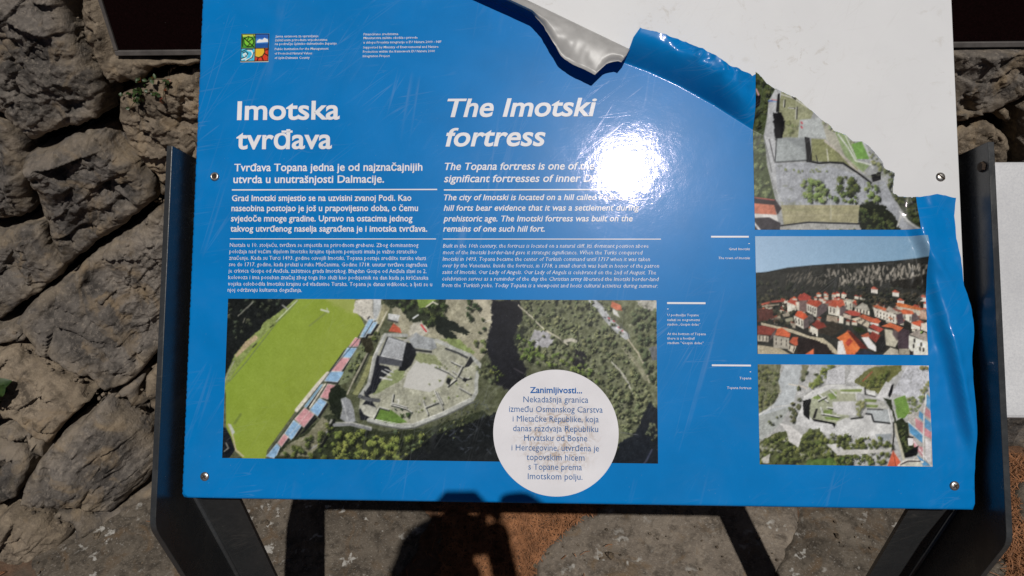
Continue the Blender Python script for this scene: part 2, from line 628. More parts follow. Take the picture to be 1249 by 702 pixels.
    p.poly([(340, 556), (352, 542), (376, 528), (394, 508), (402, 515), (394, 540), (376, 556)], (120, 118, 96), 34, 2.5, .8)
    p.line([(404, 512), (398, 528), (388, 542), (378, 548)], 2.2, (150, 148, 142), jag=.6); p.line([(408, 512), (400, 532), (390, 548)], 3, (24, 26, 26))
    p.trees([(340, 556), (380, 530), (400, 516), (420, 530), (440, 560), (380, 562)], 50, (1.8, 4.2), (30, 38, 22), (112, 124, 66))
    p.trees([(402, 524), (445, 522), (500, 530), (530, 532), (520, 562), (410, 562)], 80, (2.4, 5.2), (36, 44, 24), (140, 150, 76))
    p.trees([(480, 526), (530, 524), (560, 510), (560, 545), (500, 555)], 14, (2, 4), (26, 32, 24), (106, 122, 84))
    p.poly([(530, 530), (560, 520), (600, 505), (640, 480), (640, 572), (500, 572), (490, 562)], (20, 23, 26), 12, 4, 1.2, .6, .92)
    for k in range(46):
        x, y = p.rng.uniform(545, 600), p.rng.uniform(488, 552)
        p.line([(x, y), (x + p.rng.uniform(-7, 7), y + p.rng.uniform(-6, 6))], 1.0, (74, 80, 92), alpha=.55, jag=.6)
    p.trees([(535, 512), (566, 500), (580, 495), (570, 520), (540, 548)], 22, (.9, 2), (32, 38, 26), (120, 126, 84))
    p.poly([(404, 474), (412, 468), (424, 478), (418, 498), (414, 512), (404, 502), (400, 488)], (30, 36, 26), 12, 2, 1)
    # ground north of the fortress
    p.poly([(466, 358), (604, 358), (604, 392), (594, 430), (585, 440), (545, 420), (530, 412), (497, 412), (480, 396), (478, 372)], (152, 148, 126), 24, 4)
    p.poly([(466, 358), (545, 358), (540, 385), (528, 400), (512, 395), (500, 390), (488, 376), (470, 372)], (48, 54, 40), 20, 3, 1.5)
    p.trees([(470, 360), (540, 360), (545, 392), (522, 402), (496, 382)], 42, (2, 5), (22, 30, 20), (84, 98, 58))
    p.poly([(506, 360), (535, 360), (525, 372), (512, 376)], (120, 142, 70), 14, 3, 1); p.line([(520, 374), (528, 368), (534, 371)], 1.6, (196, 192, 176))
    p.poly([(530, 384), (545, 388), (562, 398), (575, 406), (566, 408), (548, 402), (560, 412), (545, 414), (532, 402)], (26, 32, 26), 10, 3, 1.2)
    p.poly([(500, 396), (514, 391), (524, 404), (516, 410), (498, 409)], (178, 174, 160), 14, 3, 1)
    p.line([(514, 396), (520, 404)], 2, (186, 60, 66)); p.line([(504, 388), (510, 384)], 2, (200, 204, 204))
    p.poly([(580, 360), (594, 364), (598, 378), (603, 389), (596, 394), (589, 392), (582, 378)], (178, 172, 150), 12, 3, .6)
    p.line([(598, 374), (603, 388), (590, 393)], 1.0, (206, 202, 188))
    p.trees([(572, 362), (590, 376), (592, 408), (578, 408), (570, 388)], 12, (2.2, 4.4), (20, 26, 20), (70, 84, 54))
    p.trees([(580, 410), (596, 418), (590, 436), (576, 424)], 12, (1.6, 3.4), (40, 48, 32), (128, 138, 82))
    p.poly([(536, 412), (560, 414), (580, 430), (576, 432), (556, 424)], (124, 138, 84), 16, 3, 1)
    # the fortress: court
    p.poly([(466, 408), (500, 414), (531, 414), (548, 422), (574, 434), (584, 444), (580, 480), (556, 498), (530, 511), (505, 517), (480, 518), (452, 512), (438, 500), (440, 482), (452, 466), (456, 432)], (158, 158, 140), 22, 3)
    p.poly([(452, 470), (470, 462), (480, 452), (496, 448), (492, 462), (470, 474), (456, 482)], (132, 142, 98), 16, 2, .8)
    p.poly([(497, 455), (508, 440), (530, 440), (546, 455), (540, 470), (524, 478), (492, 472)], (188, 187, 181), 7, 4)
    p.poly([(500, 430), (530, 432), (540, 446), (512, 442)], (136, 142, 104), 18, 2, 1)
    p.poly([(496, 417), (505, 419), (508, 432), (502, 445), (494, 452), (486, 452)], (24, 26, 30), 5)
    p.poly([(456, 432), (464, 434), (463, 444), (474, 447), (478, 452), (466, 462), (458, 478), (448, 482), (446, 474), (456, 452)], (30, 32, 38), 7, 2, .4)
    p.poly([(463, 433), (491, 439), (490, 447), (462, 443)], (74, 76, 82), 6)
    p.poly([(473.7, 409.6), (495.6, 417), (491, 439), (464, 433.6)], (164, 167, 170), 5, 6)
    p.line([(491, 439), (464, 433.6)], 1, (200, 202, 202)); p.line([(473.7, 410), (495.6, 417)], 1.2, (84, 86, 88)); p.line([(473, 411), (464, 433)], 1.6, (46, 48, 52))
    p.line([(466, 452), (477, 458)], 1.6, (190, 192, 190)); p.line([(464, 460), (478, 463)], 1.8, (196, 196, 194)); p.line([(470, 450), (480, 454)], 1.4, (176, 178, 178))
    p.poly([(497, 412), (508, 405), (513, 409), (530, 413), (533, 424), (526, 427), (505, 424)], (150, 154, 156), 10, 2)
    p.line([(503, 426), (526, 429)], 2.5, (36, 38, 42)); p.line([(494, 416), (504, 409)], 3, (150, 150, 146))
    p.poly([(473.7, 382), (488, 384), (485.6, 392.6), (473.4, 389.6)], (188, 190, 188), 4); p.line([(474, 390), (485, 393)], 2, (60, 60, 58))
    p.poly([(474, 404), (480, 394), (488, 400), (490, 406)], (176, 84, 62), 12)
    # walls of the fortress
    W = (158, 160, 156)
    p.line([(496, 409), (470, 408), (462, 424), (457, 436), (453, 456), (450, 468), (440, 482)], 4.4, W, 12); p.line([(470, 407), (461, 424), (455, 436), (451, 458)], 1.2, (196, 196, 190))
    p.poly([(438, 500), (446, 488), (444, 476), (452, 484), (460, 498), (448, 512), (440, 512)], (34, 36, 42), 6, 2, .4)
    p.line([(439, 483), (450, 487), (462, 488)], 4.5, (84, 86, 88), 14, jag=.4)
    p.poly([(416, 486), (422, 484), (428, 488), (432, 500), (434, 514), (424, 516), (415, 510), (418, 498)], (138, 141, 144), 14, 2)
    p.line([(417, 488), (421, 498), (424, 512)], 1.6, (184, 186, 186), alpha=.7)
    p.line([(408, 518), (428, 517), (452, 523)], 4, (126, 128, 130), 10); p.line([(410, 515), (430, 515), (453, 521)], 1.2, (190, 190, 184))
    p.poly([(462.7, 497), (478, 500), (497, 514.5), (480, 517), (457, 511)], (98, 128, 58), 10, 3)
    p.poly([(438, 494), (448, 493), (460, 497), (455, 510), (444, 505)], (172, 172, 160), 10, 2)
    p.line([(450, 512), (470, 517), (490, 520), (505, 519), (522, 512), (540, 505), (557, 497), (576, 487), (581, 478), (581, 463), (585, 444), (573, 433), (556, 426), (544, 420), (532, 415)], 4.6, (166, 168, 162), 12)
    p.line([(450, 514.5), (470, 519.6), (490, 522.6), (506, 521.6), (523, 514.6), (541, 507.6), (558, 499.6), (577, 490)], 1.6, (92, 94, 92)); p.line([(452, 510), (488, 517), (504, 516.5), (538, 503), (574, 485)], .9, (206, 206, 200))
    p.line([(544, 425), (558, 430), (570, 436)], 2.4, (58, 60, 62)); p.poly([(566, 448), (574, 434), (578, 440), (572, 447)], (40, 42, 44), 5)
    for q in ([(480, 480), (478, 491), (496, 496)], [(477, 493), (496, 498), (502, 502)], [(516, 488), (522, 505)], [(519, 496), (534, 490)], [(533, 478), (540, 492)], [(462, 497), (456, 509)], [(463, 496), (474, 499)],
              [(530, 446), (548, 454), (556, 460)], [(550, 440), (562, 446)], [(556, 462), (546, 470)], [(552, 452), (566, 462), (574, 460)], [(530, 476), (540, 498)], [(560, 472), (574, 480)], [(564, 446), (558, 458)]):
        p.line([(x + 1.2, y + 1.6) for x, y in q], 1.8, (44, 46, 46)); p.line(q, 1.4, (190, 190, 182))
    p.poly([(546, 460), (551, 462), (548, 470), (544, 466)], (30, 32, 34), 4); p.poly([(566, 460), (571, 462), (568, 466), (564, 464)], (24, 26, 28), 4)
    p.line([(484, 487), (487, 488), (486, 491)], 1.3, (200, 200, 194))
    p.trees([(477, 498), (500, 500), (502, 508), (484, 506)], 6, (1.4, 2.6), (26, 36, 24), (70, 90, 50))
    p.trees([(540, 430), (575, 455), (570, 480), (540, 500), (505, 505)], 24, (.9, 1.8), (88, 98, 62), (142, 150, 96), .3)
    p.trees([(582, 448), (596, 440), (610, 456), (600, 470), (588, 466)], 16, (2, 4), (36, 42, 30), (116, 122, 88))
    # the ravine
    p.poly([(600, 366), (634, 366), (640, 378), (637, 390), (627, 410), (632, 430), (643, 449), (640, 470), (622, 476), (604, 468), (600, 446), (593, 420), (600, 392)], (24, 25, 31), 7, 5, 1.5, 1.2)
    p.line([(627, 449), (638, 455)], 1.2, (70, 66, 72)); p.trees([(600, 445), (618, 452), (608, 466), (598, 458)], 10, (1.6, 3.2), (30, 38, 24), (116, 128, 66))
    # hillside on the right
    hs = [(634, 366), (808, 366), (808, 572), (744, 572), (744, 480), (700, 448), (650, 446), (630, 420), (640, 392)]
    p.poly(hs, (104, 108, 82), 40, 4, 1, .8)
    p.trees([(640, 362), (735, 362), (760, 400), (790, 470), (770, 520), (745, 480), (690, 446), (650, 446), (630, 422)], 330, (1.3, 3.4), (40, 46, 32), (134, 140, 100))
    p.poly([(652, 402), (668, 404), (675, 414), (668, 424), (649, 424), (646, 414)], (160, 159, 162), 10, 3, 1)
    p.line([(632, 372), (648, 386), (664, 402), (680, 411), (692, 420)], 1.6, (190, 184, 164), jag=.5); p.line([(688, 416), (697, 414), (702, 416)], 4, (182, 178, 164), 12, jag=.6)
    p.poly([(700, 425), (716, 432), (714, 452), (700, 450)], (32, 32, 38), 6, 3, 2, 1)
    p.poly([(626, 408), (640, 398), (640, 412), (630, 424)], (44, 48, 40), 12, 2, 1.5)
    p.trees([(632, 410), (650, 408), (652, 442), (636, 440)], 20, (2, 4), (34, 44, 24), (118, 140, 66))
    p.trees([(655, 424), (700, 430), (720, 448), (735, 470), (690, 446), (655, 444)], 34, (2, 4), (34, 42, 24), (126, 146, 72))
    p.line([(722, 366), (732, 376), (742, 390), (756, 404), (764, 410)], 8, (168, 170, 172), 16); p.line([(728, 366), (750, 388), (766, 406), (768, 416)], 1.2, (90, 92, 84))
    for k in range(12):
        t = k / 11; x, y = 738 + 22 * t + p.rng.uniform(-2, 2), 386 + 17 * t + p.rng.uniform(-2, 2)
        p.line([(x, y), (x + 1.6, y + 1)], 1.4, [(60, 62, 66), (186, 70, 80), (210, 212, 214)][k % 3])
    p.poly([(746, 367), (757, 372), (759, 379), (752, 378), (745, 374)], (196, 112, 84), 10); p.poly([(747, 376), (752, 379), (756, 387), (748, 383)], (200, 200, 196), 8)
    p.line([(766, 414), (778, 430), (786, 446), (792, 466)], 1.8, (178, 170, 148), jag=.5); p.line([(745, 440), (756, 452), (766, 466), (772, 480)], 1.8, (180, 178, 166), jag=.8); p.line([(760, 424), (780, 448), (788, 462)], 5, (156, 152, 130), 22, .6, .8)
    p.poly([(775, 366), (802, 366), (802, 380), (790, 378), (780, 374)], (166, 164, 154), 26, 2.5, 1)
    for k in range(90):
        x, y = p.rng.uniform(640, 800), p.rng.uniform(368, 520)
        p.poly([(x + p.rng.uniform(-7, 7), y + p.rng.uniform(-5, 5)) for _ in range(5)], [(30, 34, 26), (150, 150, 128), (120, 122, 98)][k % 3], 24, 1.5, 1.2, .8, .5)
    p.trees([(640, 366), (735, 366), (790, 470), (770, 520), (700, 440), (640, 440)], 150, (.8, 2.2), (34, 40, 28), (140, 148, 104))
    p.trees([(768, 374), (806, 378), (806, 480), (790, 460), (776, 420)], 120, (1.6, 3.8), (36, 44, 34), (112, 122, 88))
    p.trees([(748, 470), (800, 480), (800, 530), (765, 530), (748, 500)], 90, (1.6, 4), (44, 50, 34), (142, 148, 108))
    p.poly([(792, 424), (804, 420), (804, 440), (796, 440)], (96, 98, 100), 30, 2, 1)
    p.poly([(752, 542), (775, 528), (784, 506), (792, 490), (804, 500), (804, 574), (740, 574)], (26, 31, 38), 9, 5, 1.2, 1)
    p.line([(795, 548), (788, 562), (780, 570)], 2, (76, 80, 104), alpha=.7); p.line([(757, 527), (778, 530)], .8, (110, 112, 116), alpha=.8)
    p.trees([(786, 520), (802, 510), (800, 540), (788, 540)], 14, (1.6, 3), (40, 44, 36), (116, 122, 92))
    p.trees([(744, 520), (756, 528), (752, 560), (744, 555)], 12, (1.4, 2.8), (40, 46, 34), (126, 130, 100))
    p.grain(3, .2, [f, [(497, 455), (508, 440), (530, 440), (546, 455), (540, 470), (524, 478), (492, 472)]])
    return p


def paint_aerial():
    """the fortress hill from above (the top right of this print is torn away)"""
    p = Pic(910, 84, 1126, 286, base=(148, 150, 148), seed=21)
    p.poly([(910, 84), (1126, 84), (1126, 286), (910, 286)], (148, 150, 150), 16, 4)
    p.poly([(910, 84), (946, 108), (940, 130), (932, 165), (935, 200), (946, 246), (910, 246)], (70, 80, 50), 26, 3)
    p.trees([(912, 90), (944, 112), (934, 140), (926, 164), (914, 160)], 36, (2, 4.4), (28, 32, 24), (90, 98, 60))
    p.trees([(914, 162), (930, 166), (940, 240), (914, 240)], 44, (1.4, 3.4), (70, 82, 58), (132, 142, 96), .4)
    p.poly([(916, 122), (924, 120), (923, 132), (916, 138)], (26, 24, 26), 8); p.line([(918, 114), (921, 120)], 2, (206, 150, 160))
    # long wall on the left and the shade behind it
    p.poly([(944, 110), (955, 112), (947, 140), (944, 166), (948, 200), (962, 240), (950, 246), (940, 210), (931, 168), (935, 126)], (168, 170, 172), 12, 3)
    p.line([(931, 165), (939, 200), (941, 210)], 1, (90, 92, 92)); p.line([(938, 170), (944, 196)], 1.2, (70, 70, 72))
    p.line([(935, 125), (950, 125)], 1.4, (120, 160, 200)); p.line([(935, 126), (941, 124)], 1.4, (70, 80, 140)); p.line([(940, 123), (947, 124)], 1, (190, 110, 110))
    p.poly([(952, 112), (972, 117), (992, 136), (980, 168), (952, 168), (947, 140)], (138, 140, 108), 22, 2)
    p.poly([(941, 139), (952, 138), (957, 150), (954, 169), (945, 172)], (20, 20, 22), 4, 2, .8); p.poly([(947, 116), (950, 115), (949, 138), (945, 138)], (28, 28, 28), 4)
    p.trees([(956, 146), (972, 150), (970, 164), (958, 166)], 10, (1.6, 3), (100, 106, 70), (140, 144, 104), .3)
    p.poly([(975, 146), (1000, 144), (1009, 168), (973, 168)], (164, 169, 168), 4)
    p.line([(977, 149), (978, 150.5)], 2, (176, 70, 78)); p.line([(977, 154.5), (978, 156)], 2, (176, 70, 78))
    for q in ([(956.5, 123), (956, 131)], [(962, 132), (969, 132.4)], [(972, 131), (971.4, 145)]):
        p.line(q, 1.6, (36, 36, 34)); p.line([(x - 1.4, y) for x, y in q], 1.2, (186, 186, 176))
    p.line([(952, 116), (968, 120), (985, 131)], 1.6, (190, 190, 180)); p.line([(966, 118), (970, 121)], 2, (40, 40, 38))
    p.poly([(1000, 140), (1018, 156), (1046, 200), (1058, 214), (1030, 196), (1008, 170)], (158, 156, 142), 14, 2)
    p.trees([(992, 130), (1020, 158), (1050, 180), (1044, 180), (1006, 154)], 26, (1.2, 2.6), (110, 116, 88), (158, 164, 130), .3)
    # chapel roof
    p.poly([(947, 169), (981, 168), (983, 195), (945, 198)], (150, 156, 156), 3, 5); p.poly([(958, 168), (981, 168), (982, 186)], (126, 131, 132), 3, 4, 0, 2)
    p.poly([(981, 167), (987, 168), (991, 196), (984, 198)], (16, 16, 18), 3)
    p.line([(947, 169), (945, 198), (983, 195.5)], 1.2, (48, 50, 52))
    p.poly([(989, 169), (1006, 170), (1046, 206), (1046, 212), (1028, 199), (1010, 198), (990, 196)], (126, 128, 88), 22, 2)
    p.line([(1006, 172), (1024, 186), (1040, 204), (1050, 214)], 3, (172, 166, 156)); p.line([(1008, 182), (1010, 198)], 1.2, (196, 194, 184)); p.line([(995, 190), (997, 198)], 1.2, (40, 40, 38))
    p.line([(984, 196), (998, 199), (1012, 198), (1028, 199), (1046, 211), (1062, 223)], 2.4, (18, 18, 20))
    p.poly([(1018, 160), (1032, 164), (1046, 196), (1060, 202), (1052, 210), (1030, 190)], (132, 150, 106), 18, 2)
    p.line([(1022, 164), (1034, 180), (1043, 196), (1062, 201)], 1.8, (196, 200, 190)); p.line([(1030, 164), (1044, 194)], 1.2, (196, 200, 190))
    p.poly([(1038, 176), (1051, 172), (1060, 194), (1045, 194)], (108, 150, 72), 7, 3)
    p.line([(1052, 172), (1062, 194), (1064, 204)], 3, (176, 178, 178))
    p.trees([(1056, 180), (1078, 200), (1080, 212), (1066, 204)], 16, (1.4, 3), (86, 94, 62), (142, 148, 106), .4)
    p.trees([(1076, 204), (1092, 212), (1092, 240), (1082, 236)], 22, (1.8, 3.4), (56, 62, 42), (112, 118, 82))
    # the outer face of the fortress
    p.poly([(945, 199), (984, 198), (1010, 202), (1045, 213), (1063, 225), (1078, 220), (1092, 246), (1102, 270), (1118, 284), (1096, 276), (1060, 252), (1046, 250), (955, 250), (948, 232)], (152, 155, 160), 14, 3)
    for k in range(16):
        x = 950 + k * 8; p.line([(x, 203 + k * .9), (x + p.rng.uniform(-8, 8), 228 + k)], 1.2, (120, 122, 126), alpha=.4, jag=.8)
    p.trees([(950, 206), (1010, 206), (1008, 210), (952, 210)], 14, (1.2, 2.4), (96, 104, 70), (128, 136, 92), .3)
    p.trees([(976, 220), (1000, 218), (1012, 236), (1004, 248), (978, 246)], 40, (2, 4.4), (70, 86, 44), (134, 152, 86))
    p.trees([(1022, 216), (1042, 214), (1046, 232), (1030, 238), (1018, 232)], 26, (2, 4.4), (38, 46, 26), (88, 100, 52))
    p.trees([(1000, 236), (1044, 234), (1044, 248), (1004, 248)], 20, (1.6, 3.2), (60, 74, 40), (116, 132, 74))
    p.trees([(1054, 224), (1068, 226), (1072, 246), (1056, 248)], 16, (2, 4), (60, 74, 40), (124, 140, 84))
    p.poly([(1044, 250), (1060, 246), (1078, 250), (1092, 264), (1098, 284), (1050, 286)], (28, 32, 22), 12, 3, 1.5)
    p.trees([(1048, 254), (1076, 254), (1092, 270), (1092, 282), (1056, 282)], 44, (1.6, 3.6), (26, 32, 20), (78, 88, 50))
    p.poly([(1062, 213), (1068, 212), (1070, 210), (1074, 210), (1074, 219), (1064, 222)], (18, 18, 20), 3)
    p.poly([(1090, 240), (1120, 240), (1120, 282), (1106, 268), (1098, 254)], (52, 58, 40), 14, 3)
    p.trees([(1090, 240), (1118, 240), (1118, 276), (1104, 262)], 34, (1.6, 3.4), (36, 42, 30), (84, 92, 54))
    p.line([(1097, 258), (1106, 270), (1120, 284)], 1.6, (190, 190, 188)); p.line([(1094, 276), (1098, 264)], 2, (176, 176, 172))
    for k in range(60):
        x, y = p.rng.uniform(946, 1100), p.rng.uniform(200, 250)
        p.poly([(x + p.rng.uniform(-5, 5), y + p.rng.uniform(-3, 3)) for _ in range(5)], [(182, 184, 186), (104, 108, 98), (132, 136, 108)][k % 3], 18, 1.5, 1, .6, .5)
    # field, road and house at the foot
    p.poly([(952, 250), (1048, 250), (1046, 272), (985, 270), (956, 276)], (152, 147, 116), 12, 6); p.line([(956, 256), (1046, 254)], 2, (140, 140, 104), alpha=.6); p.line([(956, 263), (1044, 262)], 1.5, (164, 158, 130), alpha=.7)
    p.line([(1013, 232), (1013, 270)], .8, (190, 190, 176), alpha=.8)
    p.poly([(950, 277), (985, 272), (1048, 274), (1050, 286), (950, 286)], (156, 156, 152), 14, 2); p.line([(946, 276), (985, 271), (1048, 273)], 1.8, (40, 40, 44))
    p.trees([(952, 279), (1044, 279), (1044, 284), (952, 284)], 14, (1.2, 2.2), (60, 68, 44), (112, 120, 80))
    p.poly([(912, 240), (945, 243), (953, 254), (948, 262), (944, 252), (912, 248)], (56, 48, 50), 6); p.line([(914, 240), (944, 244)], 1.4, (160, 84, 78))
    p.poly([(912, 247), (944, 250), (947, 262), (912, 260)], (190, 116, 92), 8); p.poly([(912, 260), (947, 262), (949, 270), (912, 266)], (206, 204, 200), 5)
    p.poly([(912, 266), (938, 265), (952, 272), (950, 286), (912, 286)], (58, 54, 58), 12); p.line([(918, 270), (926, 280), (928, 286)], 2.6, (196, 196, 196))
    p.grain(2.5)
    return p


def paint_town():
    """red-roofed town under a wooded ridge with pale cliffs"""
    p = Pic(916, 282, 1140, 438, base=(40, 42, 36), seed=41)
    t = np.clip((p.X - 920) / 210, 0, 1)[..., None]; v = np.clip((p.Y - 288) / 46, 0, 1)[..., None]
    p.a = np.array([148, 176, 204.]) * (1 - t) + np.array([112, 148, 176.]) * t + v * np.array([10, 10, 8.])
    hill = [(912, 334), (935, 332), (960, 327), (990, 324), (1020, 322), (1060, 320.5), (1090, 318.6), (1140, 313)]
    p.poly(hill + [(1140, 440), (912, 440)], (46, 46, 42), 14, 5, .3)
    p.line(hill, 1.2, (30, 32, 30))
    for k in range(190):
        x = p.rng.uniform(1006, 1130); top = 326 - (x - 1006) * .045
        y = top + p.rng.uniform(0, 22)
        if y > 346 - abs(x - 1040) * .05: continue
        p.line([(x, y), (x + p.rng.uniform(-2, 2), y + p.rng.uniform(2, 6))], p.rng.uniform(.8, 2.4), [(172, 164, 150), (146, 139, 128), (110, 105, 97)][k % 3], alpha=.8)
    for k in range(46):
        x, y = p.rng.uniform(958, 1002), p.rng.uniform(334, 350)
        p.line([(x, y), (x + p.rng.uniform(1, 4), y - p.rng.uniform(2, 6))], .9, (122, 114, 102), alpha=.6)
    p.poly([(1085, 344), (1130, 334), (1130, 352), (1090, 352)], (38, 36, 32), 10, 3, 1.2, 1)
    p.trees([(920, 340), (1000, 346), (1128, 350), (1128, 376), (920, 400)], 150, (1.5, 3.2), (28, 32, 26), (66, 68, 54))
    RED = [(190, 84, 60), (172, 72, 58), (200, 98, 66), (150, 66, 56)]
    for k in range(64):
        x = p.rng.uniform(950, 1062); y = 362 + abs(x - 1015) * .09 + p.rng.uniform(-6, 12)
        wd = p.rng.uniform(3, 6)
        p.poly([(x, y), (x + wd, y + .6), (x + wd, y + 4), (x, y + 3.6)], (198, 192, 176), 14); p.poly([(x - .6, y), (x + wd * .4, y - 2.4), (x + wd + .8, y + .6)], RED[k % 4], 10)
    for k in range(90):
        x = p.rng.uniform(924, 1126); y = 366 + abs(x - 1015) * .05 + abs(p.rng.normal(0, 16))
        if y > 425: continue
        wd = p.rng.uniform(3, 7); h = p.rng.uniform(2.5, 5)
        p.poly([(x, y), (x + wd, y + 1), (x + wd, y + h + 1), (x, y + h)], [(196, 190, 172), (150, 142, 126), (120, 110, 100)][k % 3], 20, 1.2); p.poly([(x - .6, y), (x + wd * .4, y - 2.2), (x + wd + 1, y - .6), (x + wd + .6, y + 1.2)], [(176, 84, 62), (150, 72, 58), (134, 66, 54), (186, 104, 76)][k % 4], 16, 1.2)
    for x, y in ((1062, 352), (1088, 356), (1122, 362), (1126, 370), (1112, 374), (1070, 372), (1094, 366), (1104, 380)):
        p.poly([(x, y), (x + 8, y + .8), (x + 8, y + 6), (x, y + 5)], (212, 206, 196), 10); p.poly([(x - 1, y), (x + 3, y - 3), (x + 9, y + .8)], (186, 86, 66), 8)
    WA, SH = (208, 203, 188), (92, 80, 80)
    p.tr(915, 355, 8.57)
    def house(roof, wall, shade=None, rc=(170, 76, 56), wc=WA, win=0):
        p.poly(wall, wc, 8, 2)
        if shade: p.poly(shade, SH, 8, 2)
        p.poly(roof, rc, 10, 2)
        if win:
            w = np.array(wall, float)
            for a in np.linspace(.18, .82, win):
                for b in (.3, .62):
                    q = (w[0] * (1 - a) + w[1] * a) * (1 - b) + (w[3] * (1 - a) + w[2] * a) * b
                    p.line([tuple(q + (0, -8)), tuple(q + (0, 8))], 1.2, (64, 58, 54))
    p.trees([(80, 40), (380, 60), (480, 160), (440, 340), (90, 330)], 60, (1.4, 3), (30, 32, 26), (76, 74, 58))
    p.poly([(80, 190), (220, 180), (250, 280), (80, 330)], (84, 50, 44), 14, 2, 1)
    for q, c in (([(110, 130), (200, 105), (210, 120), (120, 150)], (168, 84, 66)), ([(210, 100), (360, 90), (350, 110), (220, 120)], (150, 70, 58)), ([(120, 150), (300, 130), (300, 145), (120, 165)], (150, 140, 122)),
                 ([(360, 290), (440, 270), (450, 310), (370, 320)], (150, 146, 124)), ([(330, 240), (400, 225), (410, 260), (350, 270)], (160, 150, 132)), ([(270, 270), (310, 250), (320, 290)], (150, 140, 120))):
        p.poly(q, c, 12)
    p.poly([(110, 325), (440, 400), (620, 470), (760, 490), (850, 560), (940, 660), (850, 660), (780, 570), (700, 525), (560, 475), (400, 425), (110, 352)], (180, 170, 145), 10)
    p.poly([(510, 90), (590, 85), (590, 215), (505, 205)], (108, 88, 84), 6); p.poly([(490, 60), (560, 15), (640, 60), (600, 95), (505, 98)], (156, 66, 56), 10)
    house([(380, 110), (420, 88), (495, 100), (470, 145)], [(380, 110), (470, 145), (465, 190), (388, 215)], None, (176, 78, 60))
    p.poly([(470, 110), (510, 110), (510, 205), (488, 195)], (206, 196, 178), 6)
    house([(585, 128), (610, 88), (720, 95), (748, 125), (697, 168)], [(585, 130), (697, 168), (690, 275), (590, 215)], [(697, 168), (748, 125), (805, 150), (800, 200), (690, 285)], (166, 72, 52), win=4)
    house([(812, 150), (850, 90), (960, 92), (985, 130), (935, 178)], [(815, 150), (935, 180), (930, 262), (815, 240)], [(935, 180), (990, 150), (990, 240), (930, 262)], (168, 78, 56), win=3)
    p.poly([(800, 250), (915, 265), (905, 330), (790, 310)], (150, 136, 118), 22, 1.5); p.poly([(925, 250), (975, 270), (970, 340), (925, 330)], (214, 208, 192), 6)
    house([(462, 252), (492, 205), (535, 210), (605, 265), (555, 298)], [(450, 255), (555, 297), (555, 395), (470, 350)], [(555, 297), (605, 265), (615, 370), (557, 395)], (194, 86, 56), win=3)
    p.poly([(600, 250), (650, 235), (670, 310), (620, 340)], (84, 78, 76), 8)
    p.poly([(720, 400), (850, 310), (980, 380), (860, 470), (720, 440)], (52, 46, 38), 14, 2, .8)
    house([(638, 345), (690, 310), (765, 330), (795, 372), (705, 398)], [(628, 360), (705, 397), (705, 478), (622, 440)], None, (128, 56, 46)); p.poly([(620, 425), (642, 430), (642, 456), (620, 450)], (48, 44, 42)); p.poly([(660, 440), (686, 448), (686, 474), (660, 466)], (48, 44, 42))
    p.poly([(75, 560), (300, 590), (420, 660), (75, 670)], (168, 158, 134), 16, 2)
    house([(75, 360), (130, 358), (272, 388), (215, 462), (75, 450)], [(75, 455), (190, 470), (190, 530), (75, 520)], [(215, 460), (272, 390), (262, 470), (190, 520)], (134, 62, 52), (196, 188, 170), 3)
    house([(280, 392), (330, 382), (418, 440), (412, 485), (258, 458)], [(240, 460), (405, 490), (405, 605), (240, 590)], None, (194, 94, 62), (164, 158, 144), 3)
    house([(405, 530), (440, 478), (500, 478), (497, 560), (470, 572)], [(400, 555), (480, 578), (450, 650), (392, 612)], None, (178, 86, 60), (196, 186, 166), 2)
    p.poly([(500, 480), (640, 500), (800, 562), (880, 670), (490, 670)], (36, 28, 26), 12, 2, .8)
    p.poly([(560, 665), (662, 598), (662, 665)], (206, 104, 66), 8)
    p.tr(1020, 355, 8.56)
    p.trees([(200, 20), (520, 30), (600, 100), (400, 170), (180, 120)], 30, (1.4, 3), (34, 34, 28), (78, 74, 58))
    p.trees([(640, 20), (860, 20), (920, 150), (660, 90)], 26, (1.4, 3), (34, 32, 28), (74, 70, 58))
    house([(0, 100), (60, 82), (105, 150), (0, 150)], [(0, 150), (30, 170), (30, 260), (0, 250)], [(30, 170), (105, 150), (110, 230), (40, 240)], (186, 88, 64))
    house([(65, 90), (100, 78), (190, 95), (160, 120)], [(70, 95), (165, 118), (160, 215), (100, 185)], None, (168, 166, 150), (192, 190, 172), 2)
    house([(185, 180), (268, 118), (320, 145), (345, 200), (270, 190)], [(188, 182), (345, 205), (345, 255), (190, 205)], None, (160, 156, 144), (200, 194, 178), 4)
    p.poly([(380, 165), (410, 180), (622, 245), (622, 345), (400, 262)], (210, 204, 190), 6)
    for i in range(6):
        for j in range(2):
            p.line([(425 + i * 34, 212 + i * 11 + j * 36), (425 + i * 34, 224 + i * 11 + j * 36)], 1.2, (70, 62, 58))
    p.poly([(380, 150), (420, 145), (520, 180), (510, 205), (400, 170)], (192, 100, 66), 8); p.poly([(510, 200), (545, 155), (615, 200), (640, 245)], (158, 150, 138), 8)
    p.line([(550, 275), (580, 290)], 2, (170, 110, 80))
    p.poly([(622, 245), (690, 225), (700, 330), (640, 350)], (76, 62, 68), 8)
    house([(615, 125), (650, 118), (870, 175), (876, 200), (640, 160)], [(620, 150), (872, 202), (872, 240), (640, 190)], None, (202, 112, 64), (192, 184, 166))
    house([(665, 200), (700, 188), (790, 205), (810, 240), (690, 238)], [(690, 238), (782, 255), (782, 335), (702, 292)], [(782, 255), (822, 220), (872, 290), (790, 322)], (196, 96, 62), win=2)
    house([(78, 215), (140, 195), (252, 228), (236, 262), (150, 252)], [(70, 230), (150, 252), (150, 300), (70, 270)], None, (172, 76, 64), (180, 166, 150))
